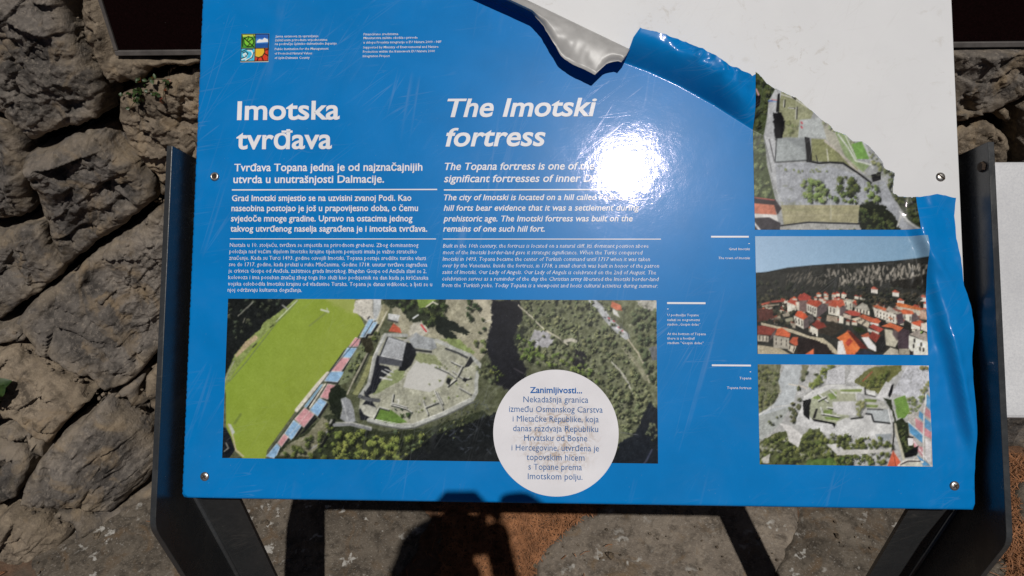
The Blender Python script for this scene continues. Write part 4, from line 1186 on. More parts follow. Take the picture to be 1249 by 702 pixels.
def stone(poly, seed, m, res=0.0021, out=0.0, rough=1.0, strata=None, avoid=()):
    """one block of the wall: poly in (x, z) on the wall face"""
    rg = np.random.default_rng(seed)
    poly = [tuple(q) for q in poly]
    xs = [q[0] for q in poly]; zs = [q[1] for q in poly]
    X, Z = np.meshgrid(np.arange(min(xs) - .015, max(xs) + .015, res), np.arange(min(zs) - .015, max(zs) + .015, res))
    WX = X + (fbm(X * 22, Z * 22, seed, 3) - .5) * .022; WZ = Z + (fbm(X * 22 + 7, Z * 22, seed + 1, 3) - .5) * .022
    d = edge_dist(WX, WZ, poly) * np.where(inside(WX, WZ, poly), 1, -1)
    d = d + (fbm(X * 60, Z * 60, seed + 2, 3) - .5) * .006 - .0035
    for q in avoid:
        d = np.minimum(d, edge_dist(WX, WZ, q) * np.where(inside(WX, WZ, q), -1, 1) - .010)
    RBV = 0.011
    dd = np.clip(d, 0, RBV)
    pr = np.clip(d / 0.03, 0, 1)
    edge_h = np.sqrt(np.maximum(RBV ** 2 - (RBV - dd) ** 2, 0)) - RBV - .010 * (1 - pr) ** 2
    cx, cz = np.mean(xs), np.mean(zs)
    an = rg.uniform(0, math.pi) if strata is None else strata
    U = (X - cx) * math.cos(an) + (Z - cz) * math.sin(an); W = -(X - cx) * math.sin(an) + (Z - cz) * math.cos(an)
    wx = (fbm(X * 5, Z * 5, seed + 21, 3) - .5) * .12; wz = (fbm(X * 5 + 30, Z * 5, seed + 22, 3) - .5) * .12
    big = (fbm(X * 6, Z * 6, seed + 3, 3) - .5) * .050
    # broken facets: each voronoi cell is a tilted plane
    fac = np.zeros_like(X); best = np.full_like(X, 9e9)
    for k in range(16):
        px, pz = rg.uniform(min(xs), max(xs)), rg.uniform(min(zs), max(zs)); tx, tz, hh = rg.normal(0, .16), rg.normal(0, .16), rg.normal(0, .005)
        dd = np.hypot(X + wx * .5 - px, Z + wz * .5 - pz)
        mk = dd < best
        fac = np.where(mk, hh + tx * (X - px) + tz * (Z - pz), fac); best = np.minimum(best, dd)
    lay = ridged((U + wx) * 9, (W + wz) * 30, seed + 5, 3) * .012
    crack = -0.016 * sst((ridged((X + wx) * 5.5, (Z + wz) * 5.5, seed + 9, 2) - .90) * 16)
    mid = (ridged((X + wx * .6) * 16, (Z + wz * .6) * 16, seed + 6, 4) - .5) * .017
    fine = (fbm(X * 70, Z * 70, seed + 7, 3) - .5) * .0062 + (fbm(X * 170, Z * 170, seed + 8, 2) - .5) * .0028
    wu, wv = U + wx * .5, W + wz * .5
    ch = chips(wu * 13, wv * 17, seed + 40, .55) * .017 + chips(wu * 36 + wx * 30, wv * 46 + wz * 30, seed + 50, .6) * .0090 + chips(X * 95 + wz * 60, Z * 95 + wx * 60, seed + 60, .7) * .0034
    h = edge_h + (big * .7 + fac * .8 + lay * .22 + mid * .6 + crack + ch) * rough * (0.15 + .85 * pr) + fine * (.4 + .6 * pr) + out
    cap = sst((X - PLQ_X0) / .022) * sst((Z - PLQ_Z0) / .012)
    h = h * (1 - cap) + np.minimum(h, -.008) * cap
    idx = np.arange(X.size).reshape(X.shape)
    keep = d > -res * .5
    ok = keep[:-1, :-1] & keep[:-1, 1:] & keep[1:, 1:] & keep[1:, :-1]
    F = np.stack([idx[:-1, :-1], idx[:-1, 1:], idx[1:, 1:], idx[1:, :-1]], -1)[ok]
    if len(F) < 4: return
    # outline: edges used by one face only, drawn onto the true outline, then walled back into the joint
    E = np.concatenate([F[:, [0, 1]], F[:, [1, 2]], F[:, [2, 3]], F[:, [3, 0]]])
    key = np.sort(E, 1); kk = key[:, 0].astype(np.int64) * X.size + key[:, 1]
    un, first, cnt = np.unique(kk, return_index=True, return_counts=True)
    BE = E[first[cnt == 1]]
    bv = np.unique(BE)
    gz, gx = np.gradient(d, res)
    gl = np.hypot(gx, gz).ravel()[bv] + 1e-6
    Xf, Zf, hf = X.ravel().copy(), Z.ravel().copy(), h.ravel().copy()
    mv = np.clip(d.ravel()[bv], -2 * res, 2 * res)
    Xf[bv] -= mv * gx.ravel()[bv] / gl ** 2; Zf[bv] -= mv * gz.ravel()[bv] / gl ** 2
    hf[bv] = np.minimum(hf[bv], -RBV - .006 + out)
    u, inv = np.unique(F, return_inverse=True)
    pos_in = np.full(X.size, -1); pos_in[u] = np.arange(len(u))
    to3 = lambda x, z, hh: np.stack([x, wall_y(x, z) - hh * .993, z + hh * .119], -1)
    V = [to3(Xf[u], Zf[u], hf[u])]
    eg = [1 - sst((d.ravel()[u] - .004) / .036)]
    FF = [inv.reshape(-1, 4)]
    prev = pos_in; n0 = len(u)
    for k in range(1, 8):
        dep = hf[bv] - .011 * k
        jx = (fbm(Xf[bv] * 40 + k * .5, Zf[bv] * 40, seed + 70, 3) - .5) * .010; jz = (fbm(Xf[bv] * 40, Zf[bv] * 40 + k * .5, seed + 71, 3) - .5) * .010
        V.append(to3(Xf[bv] + jx, Zf[bv] + jz, dep)); eg.append(np.ones(len(bv)))
        cur = np.full(X.size, -1); cur[bv] = n0 + np.arange(len(bv)); n0 += len(bv)
        FF.append(np.stack([prev[BE[:, 1]], prev[BE[:, 0]], cur[BE[:, 0]], cur[BE[:, 1]]], -1))
        prev = cur
    o = mesh_np('stone', np.concatenate(V), np.concatenate(FF), m, wall)
    at = o.data.attributes.new('edge', 'FLOAT', 'POINT')
    at.data.foreach_set('value', np.concatenate(eg).astype(np.float32))
    STONE_POLYS.append(poly)


def pxw(px):
    return [tuple(on_wall(*q)[[0, 2]]) for q in px]


ST = [
 ([(-30, -30), (76, -30), (84, 8), (90, 44), (103, 70), (121, 95), (126, 128), (118, 150), (84, 161), (36, 173), (22, 163), (6, 143), (-30, 128)], 0, 0.010, .5),
 ([(94, -30), (111, -22), (128, 20), (143, 66), (180, 69), (246, 66), (247, 80), (218, 83), (197, 80), (180, 88), (168, 100), (146, 106), (130, 101), (115, 75), (103, 48), (95, 10)], 2, 0.012, 1.2),
 ([(136, 116), (168, 107), (198, 97), (246, 88), (262, 150), (250, 205), (214, 214), (200, 232), (188, 224), (162, 192), (145, 172), (137, 150)], 2, 0.0, .2),
 ([(24, 184), (84, 170), (118, 161), (140, 178), (157, 196), (184, 226), (190, 242), (150, 277), (116, 292), (92, 318), (78, 327), (57, 287), (47, 258), (43, 228), (31, 202)], 1, 0.004, .6),
 ([(-30, 140), (4, 152), (18, 172), (30, 207), (36, 252), (30, 268), (-30, 276)], 1, -0.004, 1.4),
 ([(-30, 290), (20, 278), (41, 275), (52, 296), (74, 330), (60, 350), (45, 361), (15, 377), (0, 394), (-30, 396)], 0, 0.0, .9),
 ([(84, 337), (114, 312), (132, 294), (162, 280), (196, 252), (240, 232), (236, 330), (226, 440), (194, 432), (176, 452), (166, 462), (140, 478), (128, 482), (104, 463), (60, 448), (34, 424), (11, 393), (45, 364)], 0, 0.006, .7),
 ([(174, 458), (200, 436), (240, 440), (240, 540), (196, 528), (184, 508), (168, 486)], 2, -0.006, .5),
 ([(-30, 436), (16, 427), (50, 455), (75, 468), (112, 486), (84, 517), (56, 548), (40, 540), (20, 522), (-30, 516)], 2, 0.004, .8),
 ([(46, 562), (60, 548), (92, 520), (128, 489), (154, 505), (184, 524), (198, 548), (192, 570), (168, 598), (132, 628), (93, 624), (18, 618), (28, 590)], 0, 0.008, .75),
 ([(-30, 536), (20, 548), (30, 566), (27, 586), (12, 620), (-30, 630)], 1, 0.0, 1.1),
 ([(-40, 642), (5, 633), (45, 635), (85, 652), (70, 677), (42, 702), (34, 760), (-40, 760)], 2, 0.004, .3),
 ([(1150, 50), (1180, 40), (1275, 38), (1285, 105), (1242, 126), (1215, 140), (1150, 154)], 0, 0.006, .6),
 ([(1150, 162), (1204, 146), (1222, 150), (1235, 174), (1231, 200), (1236, 260), (1150, 270)], 2, 0.006, .9),
 ([(1247, 133), (1285, 112), (1330, 120), (1330, 240), (1252, 234), (1241, 172)], 1, 0.0, .2),
 ([(1292, 30), (1380, 30), (1380, 110), (1296, 106)], 0, 0.0, .2),
]
for k, (px, mi, out, st) in enumerate(ST):
    stone(pxw(px), 300 + 7 * k, M_STONE[mi], out=out, strata=st)
# the rest of the wall, out of sight of the photograph: rough courses of similar blocks
z = -.02
row = 0
while z < 1.72:
    hgt = RNG.uniform(.17, .27)
    x = -2.5 + RNG.uniform(-.2, 0)
    while x < 2.5:
        wd = RNG.uniform(.2, .42)
        q = [(x + .012, z + .01), (x + wd * .5, z + .006 + RNG.uniform(-.02, .02)), (x + wd - .012, z + .012), (x + wd - .008 + RNG.uniform(-.03, .02), z + hgt * .5), (x + wd - .02, z + hgt - .012), (x + wd * .45, z + hgt + RNG.uniform(-.03, .01)), (x + .012, z + hgt - .01), (x + RNG.uniform(-.02, .03), z + hgt * .5)]
        mx, mz = x + wd / 2, z + hgt / 2
        near = [pl for pl in STONE_POLYS[:len(ST)] if min(p[0] for p in pl) < x + wd + .05 and max(p[0] for p in pl) > x - .05 and min(p[1] for p in pl) < z + hgt + .05 and max(p[1] for p in pl) > z - .05]
        stone(q, 900 + row * 40 + int((x + 3) * 10), M_STONE[int(RNG.integers(0, 3))], res=0.006 if near else 0.011, avoid=near)
        x += wd
    z += hgt; row += 1
# rubble wedged in the joints
cs, ss = [], []
def joint(px, n, s0, s1, spread=5):
    px = np.array(px, float)
    for _ in range(n):
        t = RNG.uniform(0, len(px) - 1.001); i = int(t); q = px[i] + (px[i + 1] - px[i]) * (t - i) + RNG.normal(0, spread, 2)
        s = RNG.uniform(s0, s1)
        P = on_wall(q[0], q[1], RNG.uniform(-.05, -.018)); cs.append(P); ss.append(s)
joint([(8, 402), (30, 424), (62, 450), (104, 468), (130, 488)], 46, .002, .007, 4)
joint([(130, 486), (156, 474), (172, 462), (170, 490), (186, 516)], 44, .002, .006, 6)
joint([(56, 628), (90, 634), (120, 640), (150, 622), (178, 600)], 110, .0015, .006, 7)
joint([(90, 20), (97, 40), (106, 58), (112, 74)], 34, .002, .006, 3)
joint([(1172, 66), (1195, 70), (1215, 78), (1240, 84)], 24, .002, .006, 5)
joint([(190, 236), (200, 246), (186, 250)], 14, .002, .006, 4)
o = lumps('rubble_chips', cs, ss, M_STONE[2], 9)
o.parent = wall; o.matrix_parent_inverse = Matrix.Translation(-wall.location)

# ------------------------------------------------------------------ dark glossy plaque on the wall
plq = empty('wall_plaque', tuple(on_wall(700, 62, 0.05)))
tag(plq, 'large black plaque in a thin grey frame fixed high on the stone wall', 'plaque')
BAT = math.atan(0.12)
PO = on_wall(143, 67, 0.0)
PX = np.array([1.0, 0, 0]); PZ = np.array([0, math.sin(BAT), math.cos(BAT)]); PN = np.array([0, -math.cos(BAT), math.sin(BAT)])


def plq_box(bm, x0, x1, z0, z1, n0, n1, bev=0.0):
    f = lambda x, z: PO + PX * x + PZ * z + PN * n0
    prism(bm, [f(x0, z0), f(x1, z0), f(x1, z1), f(x0, z1)], PN * (n1 - n0), bev)


m, t, b = mat('polished_black_stone')
p_ = pos(t)
c = ramp(t, noise_n(t, 300, 3, 0.6, p_), [(0.4, (0.004, 0.0012, 0.0014)), (0.72, (0.008, 0.0024, 0.003))])
c = mixc(t, ramp(t, noise_n(t, 120, 2, 0.5, p_), [(0.775, (0, 0, 0)), (0.80, (1, 1, 1))]), c, (0.16, 0.15, 0.15))
t.links.new(c, b.inputs['Base Color']); b.inputs['Roughness'].default_value = 0.15; b.inputs['Specular IOR Level'].default_value = 0.10
M_BLACK = m
M_PFRAME = plain('weathered_grey_metal', (0.125, 0.113, 0.105), 0.55, 0.2, nscale=50, namp=0.25)
LW, HH = 1.75, 0.66
bm = bmesh.new(); plq_box(bm, .0065, LW - .008, .0092, HH - .008, -.02, .002, .001); from_bm('panel', bm, M_BLACK, plq)
bm = bmesh.new()
plq_box(bm, 0, LW, 0, .0092, -.022, .006, .0012); plq_box(bm, 0, LW, HH - .008, HH, -.022, .006, .0012)
plq_box(bm, 0, .0065, .0094, HH - .0082, -.022, .006, .0012); plq_box(bm, LW - .008, LW, .0122, HH - .0082, -.022, .006, .0012)
from_bm('frame', bm, M_PFRAME, plq)

# ------------------------------------------------------------------ plants in the joints
def leaf_mat(name, a, b2):
    m, t, b = mat(name)
    oi = pos(t)
    t.links.new(ramp(t, noise_n(t, 70, 3, 0.6, oi), [(0.35, a), (0.65, b2)]), b.inputs['Base Color'])
    b.inputs['Roughness'].default_value = 0.45
    return m


M_LEAF = leaf_mat('green_leaf', (0.018, 0.040, 0.010), (0.045, 0.082, 0.020))
M_LEAFR = leaf_mat('red_leaf', (0.12, 0.022, 0.012), (0.16, 0.06, 0.02))
M_STEM = plain('thin_stem', (0.07, 0.055, 0.025), 0.7)


def leaf(V, Fc, base, d, nrm, L, W, fold=.25):
    d = d / np.linalg.norm(d); s = np.cross(d, nrm); s /= np.linalg.norm(s); nn = np.cross(s, d)
    pr = [(0, .04), (.15, .55), (.4, 1.0), (.65, .92), (.85, .55), (1.0, .06)]
    i = len(V)
    for k, (a, wd) in enumerate(pr):
        cc = base + d * L * a - nn * L * .18 * a * a
        V += [cc - s * W / 2 * wd + nn * W * fold * wd, cc, cc + s * W / 2 * wd + nn * W * fold * wd]
    for k in range(len(pr) - 1):
        j = i + 3 * k
        Fc += [(j, j + 1, j + 4, j + 3), (j + 1, j + 2, j + 5, j + 4)]


def plant(root, nst, length, ll, lw, spread, name, label, per=5, red=0.0, seed=1, fan=(0.2, -1, .6)):
    rg = np.random.default_rng(seed)
    e = empty('wall_plant', tuple(root)); tag(e, label, 'plant', 'plants growing in the wall joints')
    e.name = name
    sb = bmesh.new(); LV = ([], []); LR = ([], [])
    for k in range(nst):
        d = np.array(fan) + rg.normal(0, spread, 3); d[1] = min(d[1], -.25); d /= np.linalg.norm(d)
        L = length * rg.uniform(.6, 1.1)
        pts = [root + d * L * t + np.array([0, 0, -.25 * L * t * t]) for t in np.linspace(0, 1, 5)]
        tube(sb, pts, [.0011, .001, .0009, .0007, .0005], 5)
        for j in range(per):
            t = rg.uniform(.35, 1.0); q = root + d * L * t + np.array([0, 0, -.25 * L * t * t])
            dd = d * .5 + rg.normal(0, .8, 3); tgt = LR if rg.random() < red else LV
            leaf(tgt[0], tgt[1], q, dd, np.array([.1, -.6, .8]) + rg.normal(0, .3, 3), ll * rg.uniform(.7, 1.15), lw * rg.uniform(.8, 1.1))
    from_bm('stems', sb, M_STEM, e, True)
    if LV[0]: mesh_np('leaves', *LV, M_LEAF, e)
    if LR[0]:
        o = mesh_np('leaves', *LR, M_LEAFR, e); o['label'] = 'reddish leaves of the wall plant'


plant(on_wall(178, 112, -.01), 8, .05, .0095, .007, .45, 'wall_plant', 'small bushy plant with tiny green leaves under the black plaque', 7, .05, 4, (-.1, -1, .3))
plant(on_wall(203, 97, -.01), 4, .04, .0095, .007, .45, 'wall_plant', 'small sprig with reddish leaves under the black plaque', 6, .4, 9, (.25, -1, .2))
plant(on_wall(-6, 476, -.01), 9, .085, .036, .032, .45, 'wall_plant', 'plant with broad round green leaves at the left end of the wall', 4, 0, 15, (.25, -1, .55))
# ------------------------------------------------------------------ the information board
board = empty('information_board', (0, -0.01, 0))
tag(board, 'tilted blue information board with torn vinyl print on dark metal legs', 'information board')

M_STEEL = plain('dark_powder_coated_steel', (0.034, 0.036, 0.038), 0.27, 0.0, 0.5, 160, 0.12)
_t = M_STEEL.node_tree; _b = _t.nodes['Principled BSDF']
_src = _b.inputs['Base Color'].links[0].from_socket
_p = pos(_t)
_d = ramp(_t, noise_n(_t, 11, 7, 0.7, _p, 0.8), [(0.46, (0, 0, 0)), (0.75, (1, 1, 1))])
_sp = ramp(_t, noise_n(_t, 210, 3, 0.6, _p), [(0.70, (0, 0, 0)), (0.75, (1, 1, 1))])
_k = mathn(_t, 'ADD', mathn(_t, 'MULTIPLY', _d, 0.06), mathn(_t, 'MULTIPLY', _sp, 0.30))
_k = mathn(_t, 'ADD', _k, mathn(_t, 'MULTIPLY', scratch_mask(_t, _p, 1.0), 0.25))
_t.links.new(mixc(_t, _k, _src, (0.22, 0.20, 0.17)), _b.inputs['Base Color'])
_t.links.new(mathn(_t, 'ADD', mathn(_t, 'MULTIPLY', _d, 0.20), 0.24), _b.inputs['Roughness'])
bump(_t, _b, noise_n(_t, 700, 3, 0.6, pos(_t)), 0.10, 0.0008)
M_SCREW = plain('stainless_screw', (0.55, 0.52, 0.48), 0.32, 0.9, nscale=300, namp=0.25)
M_DKBROWN = plain('dark_brown_screw_recess', (0.05, 0.035, 0.025), 0.8, 0.0, 0.2, 400, 0.5)  # mottled dark brown for the screw slots, rivet hole and bolt head

# white backing panel, stained where the print has gone
m, t, b = mat('white_panel')
p_ = pos(t)
c = ramp(t, noise_n(t, 5, 5, 0.6, p_), [(0.35, (0.735, 0.735, 0.74)), (0.65, (0.79, 0.79, 0.79))])
sp = ramp(t, noise_n(t, 38, 8, 0.75, p_, 1.2), [(0.56, (0, 0, 0)), (0.72, (1, 1, 1))])
pk = ramp(t, noise_n(t, 7, 3, 0.5, p_), [(0.44, (0, 0, 0)), (0.62, (1, 1, 1))])
c = mixc(t, mathn(t, 'MULTIPLY', mathn(t, 'MULTIPLY', sp, pk), 0.75), c, (0.50, 0.46, 0.40))
c = mixc(t, mathn(t, 'MULTIPLY', scratch_mask(t, p_, 1.0), 0.14), c, (0.5, 0.48, 0.46))
t.links.new(c, b.inputs['Base Color']); b.inputs['Roughness'].default_value = 0.42; b.inputs['Specular IOR Level'].default_value = 0.2
bump(t, b, noise_n(t, 260, 3, 0.6, p_), 0.06, 0.0008)
M_WHITE = m

BH = 0.70
bm = bmesh.new(); box_b(bm, .0045, .9985, .0045, BH - .001, -.006, 0.0, .0012)
from_bm('panel', bm, M_WHITE, board)

# side frames: web, flange and foot, bent from plate; the web stands 4 cm proud of the panel
ZN, ZF = 0.042, -0.040
zb = lambda y, z: (y * _c - z * _s, ORG[2] + y * _s + z * _c)
YN = zb(-.028, ZN)[0]; YF = YN + (ZN - ZF)
yfb = (YF + ZF * _s) / _c
for sgn, x0 in ((1, -0.010), (-1, 1.010)):
    bm = bmesh.new()
    A, Bp = zb(.452, ZN), zb(-.028, ZN)
    rnd = []
    for k in range(5):
        a = k / 4; q0 = np.array(zb(-.016, ZN)); q1 = np.array(Bp); q2 = np.array([YN, Bp[1] - .012])
        rnd.append(tuple((1 - a) ** 2 * q0 + 2 * a * (1 - a) * q1 + a * a * q2))
    pl = [A] + rnd + [(YN, 0.004), (YF + .004, 0.004), (YF + .004, zb(yfb, ZF)[1] - .002), zb(yfb + .003, ZF - .004), zb(.452, ZF - .004)]
    xa = x0 - .5; xb = xa - sgn * .0075
    prism(bm, [(xa, q[0], q[1]) for q in pl], (xb - xa, 0, 0), .0018)
    fr = from_bm('side_frame', bm, M_STEEL, board)
    bm = bmesh.new()                                              # flange, folded inwards along the back of the web
    xi = xa + sgn * .0005; xo = xa + sgn * .061
    pl = [zb(.452, ZF), zb(yfb, ZF), (YF, 0.004), (YF + .006, 0.004), (YF + .006, zb(yfb, ZF)[1] - .003), zb(yfb + .003, ZF - .006), zb(.452, ZF - .006)]
    prism(bm, [(xi, q[0], q[1]) for q in pl], (xo - xi, 0, 0), .0016)
    from_bm('flange', bm, M_STEEL, fr)
    bm = bmesh.new()                                              # weld along the fold
    tube(bm, [(xa + sgn * .002, YF - .001, .01), (xa + sgn * .002, YF - .001, zb(yfb, ZF)[1])], .0035, 6)
    from_bm('weld_seam', bm, M_STEEL, fr, True)
    bm = bmesh.new()
    prism(bm, [(xa - sgn * .02, YN - .02, .001), (xa + sgn * .10, YN - .02, .001), (xa + sgn * .10, YF + .04, .001), (xa - sgn * .02, YF + .04, .001)], (0, 0, .007), .001)
    from_bm('base_plate', bm, M_STEEL, fr)
    # rail that carries the panel on the frame
    bm = bmesh.new(); xr = x0 + sgn * .0165
    box_b(bm, min(xr, xr + sgn * .04), max(xr, xr + sgn * .04), .02, .69, ZF + .0005, -.0065, .001)
    from_bm('support_rail', bm, M_STEEL, board)
# bolt head on the inner side of the right web
q = on_board(1203, 213, .030)
bm = bmesh.new(); tube(bm, [BW(1.0099, q[1] + .01, .030), BW(1.006, q[1] + .01, .030)], [.007, .006], 6); from_bm('bolt', bm, M_DKBROWN, board)
bm = bmesh.new(); box_b(bm, .06, .94, .3, .33, ZF, -.0065, .001); from_bm('cross_rail', bm, M_STEEL, board)

# --------------------------------------------------- print: outline, lifted and wrinkled parts
CREASE = [on_board(*q) for q in ((757, 75), (790, 87), (827, 104), (870, 128), (917, 158), (952, 176))]
CR = np.array(CREASE)
FLAP_TOP = [((781, 33), .031), ((806, 39.6), .033), ((838, 47.5), .035), ((855, 57), .036), ((883, 74), .036), ((904, 86), .029), ((917, 93), .018)]
FT = [on_board(q[0], q[1], z) for q, z in FLAP_TOP]


def z_print(x, y):
    """height of the vinyl above the panel"""
    x = np.asarray(x, float); y = np.asarray(y, float)
    z = np.zeros_like(x) + .0007
    # lifted tear: everything above the crease rises steeply, then rolls level
    yc = np.interp(x, CR[:, 0], CR[:, 1])
    sl = 0.62
    dist = (y - yc) * .83
    H = np.interp(x, [FT[0][0], FT[2][0], FT[4][0], FT[5][0], FT[6][0], FT[6][0] + .03, FT[6][0] + .06], [.028, .031, .034, .027, .016, .004, 0.0])
    w = np.clip(dist / .030, 0, 1)
    w = w * w / (w + .06) * 1.06
    z = z + H * (1 - (1 - np.clip(w, 0, 1)) ** 1.9) * (x > CR[0, 0] - .02) * (y > .40) + np.clip(dist - .014, 0, .06) * .08 * np.clip(H / .02, 0, 1) * (y > .40) * (x > CR[0, 0] - .02)
    fl = np.clip(dist / .02 - .9, 0, 1) * np.clip((x - FT[1][0] + .005) / .03, 0, 1) * np.clip((FT[6][0] + .004 - x) / .02, 0, 1) * (y > .40)
    z = z + fl * ((fbm(x * 34, y * 46, 91, 3) - .5) * .016 + (ridged(x * 40, y * 34, 92, 2) - .6) * .008) * (H > .001)
    # loose, wrinkled right-hand margin
    m = sst((x - .905) / .05) * sst((.455 - y) / .03)
    u = x + 0.21 * (y - .25)
    fold = np.exp(-((u - .966) / np.where(u < .966, .0085, .021)) ** 2) * .0105 * sst((.40 - y) / .05) * sst((y - .03) / .10)
    fold2 = np.exp(-((x + .55 * (y - .34) - .942) / .007) ** 2) * .003 * sst((y - .24) / .04) * sst((.39 - y) / .04)
    fold3 = np.exp(-((x + .16 * (y - .15) - .984) / .006) ** 2) * .004 * sst((.24 - y) / .05) * sst((y - .04) / .06)
    bulge = .0042 * sst((x - .955) / .045) * sst((y - .12) / .10) * sst((.36 - y) / .05)
    crk = (fbm(x * 60, y * 42, 33, 3) - .5) * .0026 + (ridged(x * 40, y * 26, 36, 2) - .6) * .0022
    z = np.maximum(z + m * (fold + fold2 + fold3 + bulge + crk), .0005)
    # faint waviness everywhere
    z = z + (fbm(x * 5, y * 5, 44, 2) - .5) * .0004
    return z


def lip(x, y):
    """the print is turned over the left and bottom edges of the panel"""
    a = np.clip((.0030 - x) / .0036, 0, 1); c = np.clip((.0030 - y) / .0036, 0, 1); r = np.clip((x - .9965) / .004, 0, 1) * (y < .30)
    return .0046 * (1 - np.sqrt(1 - np.clip(a * a, 0, .9999))) + .0046 * (1 - np.sqrt(1 - np.clip(c * c, 0, .9999))) + .0006 * r * r


def roughen(pts, step=.003, amp=.0014, seed=0):
    out = []
    for i in range(len(pts) - 1):
        a, b2 = np.array(pts[i]), np.array(pts[i + 1]); L = np.linalg.norm(b2 - a); n = max(1, int(L / step))
        nn = np.array([-(b2 - a)[1], (b2 - a)[0]]) / max(L, 1e-9)
        for k in range(n):
            q = a + (b2 - a) * k / n
            j = (float(fbm(np.array([q[0] * 130.]), np.array([q[1] * 130.]), seed, 3)[0]) - .5) * 2 * amp
            out.append(tuple(q + nn * j * (k > 0)))
    out.append(tuple(pts[-1]))
    return out


# flap 1: the print rolled back on itself, white side out
AX0 = np.array(on_board(560, -38.5, .0155)); AX1 = np.array(on_board(770, 58, .0155))
AX0[1] += 0.0
tv = (AX1 - AX0) / np.linalg.norm(AX1 - AX0); uv = np.array([tv[1], -tv[0]])          # uv points down-left on the board
RR = 0.0155
cen0 = AX0 + uv * RR
LROLL = np.linalg.norm(AX1 - AX0)
under = [tuple(cen0 + tv * s) for s in np.linspace(0, LROLL - .004, 12)]               # where the print leaves the panel

TEAR_A = [(917, 93), (923, 97), (930, 103), (944, 110), (958, 115), (970, 119), (981, 128), (990, 135), (1003, 147), (1010, 151), (1016, 159), (1031, 164), (1040, 172.5), (1051, 172.5), (1060, 179), (1070, 190), (1077, 200), (1078, 205), (1090.6, 211), (1089.5, 220.6), (1088.5, 235), (1095, 239), (1104, 240), (1111, 241), (1114, 240.6), (1116, 240), (1128, 239), (1143, 236.5), (1155, 239), (1166, 241)]
TA = [on_board(*q) for q in TEAR_A]
RIGHT = [(1166, 241), (1167, 262), (1169, 290), (1172.6, 314), (1176, 348), (1180, 358), (1184.5, 372), (1187.5, 390), (1188.5, 405)]
RG = [on_board(q[0], q[1], .006) for q in RIGHT]
RG[0] = TA[-1]
top_l = (-.0006, BH - .004)
outline = [(-.0006, -.0006), (.9995, -.0006), (1.0012, .06), (1.0012, .12), (1.0005, .18)]
body = roughen(RG[::-1], .006, .0006, 5)
tear = roughen(TA[::-1], .0022, .0010, 7)
flap = roughen(FT[::-1], .0025, .0012, 9)
left_e = [FT[0], on_board(772, 47, .022), on_board(767, 61, .010), on_board(757, 74, 0.001)]
x_end = under[-1]
loop = outline + body[:-1] + tear[:-1] + flap[:-1] + left_e + [tuple(p) for p in under[::-1] if p[0] < left_e[-1][0] - .003 and p[1] < BH - .005]
# carry the tear up to the top edge of the panel
last = np.array(loop[-1]); k = (BH - .004 - last[1]) / (-tv[1]) if tv[1] < 0 else 0
loop.append((float(last[0] - tv[0] * k), BH - .004)); loop.append(top_l)
# dense boundary
dense = []
for i in range(len(loop)):
    a, b2 = np.array(loop[i]), np.array(loop[(i + 1) % len(loop)]); L = np.linalg.norm(b2 - a); n = max(1, int(L / .008))
    for k in range(n): dense.append(tuple(a + (b2 - a) * k / n))
LOOP = dense


def fill(loop, grid, zf, extra=()):
    """triangulate an outline with interior points; zf gives the height"""
    n = len(loop)
    pts = [Vector(p) for p in loop] + [Vector(p) for p in grid] + [Vector(p) for p in extra]
    r = delaunay_2d_cdt(pts, [(i, (i + 1) % n) for i in range(n)], [list(range(n))], 1, 1e-6, False)
    vs = np.array([v[:] for v in r[0]]); fs = np.array(r[2])
    ct = vs[fs].mean(1)
    fs = fs[inside(ct[:, 0], ct[:, 1], loop)]
    return vs, fs


def grid_in(loop, x0, x1, y0, y1, st, marg):
    X, Y = np.meshgrid(np.arange(x0, x1, st), np.arange(y0, y1, st))
    X = X + (np.arange(X.shape[0])[:, None] % 2) * st * .5
    X, Y = X.ravel(), Y.ravel()
    k = inside(X, Y, loop) & (edge_dist(X, Y, loop) > marg)
    return list(zip(X[k], Y[k]))


cells = []
g0 = grid_in(LOOP, 0.012, .90, .012, BH, .012, .006)
g0 = [q for q in g0 if not (q[0] > .55 and q[0] < .80 and q[1] > .44)]
g1 = grid_in(LOOP, .55, .80, .44, BH, .0026, .0012)
g2 = grid_in(LOOP, .902, 1.0, .01, .46, .0034, .0015)
gl = [(xx, yy) for yy in np.arange(.006, BH - .01, .006) for xx in (.0002, .0011, .0022, .0034, .006)] + [(xx, yy) for xx in np.concatenate([np.arange(.008, .89, .008), np.arange(.89, .9975, .003)]) for yy in (.0002, .0011, .0022, .0034, .006)]
crl = []
for a, b2 in zip(CR[:-1], CR[1:]):
    for tt in np.arange(0, 1, .0016 / np.linalg.norm(b2 - a)):
        for off in (-.0015, 0, .0008, .0018, .0032): crl.append(tuple(a + (b2 - a) * tt + np.array([0, off])))
crl = [q for q in crl if inside(np.array([q[0]]), np.array([q[1]]), LOOP)[0] and edge_dist(np.array([q[0]]), np.array([q[1]]), LOOP)[0] > .001]
_yc = lambda x: np.interp(x, CR[:, 0], CR[:, 1])
g1 = [q for q in g1 if not (-.0035 < q[1] - _yc(q[0]) < .0055 and CR[0, 0] < q[0] < CR[-1, 0])]
vs, fs = fill(LOOP, g0 + g1 + g2 + gl + crl, z_print)
zz = z_print(vs[:, 0], vs[:, 1]) - lip(vs[:, 0], vs[:, 1])
M_BLUE = print_mat('blue_vinyl_print', ink((6, 113, 181)))
vinyl = mesh_np('vinyl_print', BWa(np.column_stack([vs, zz])), fs, M_BLUE, board)

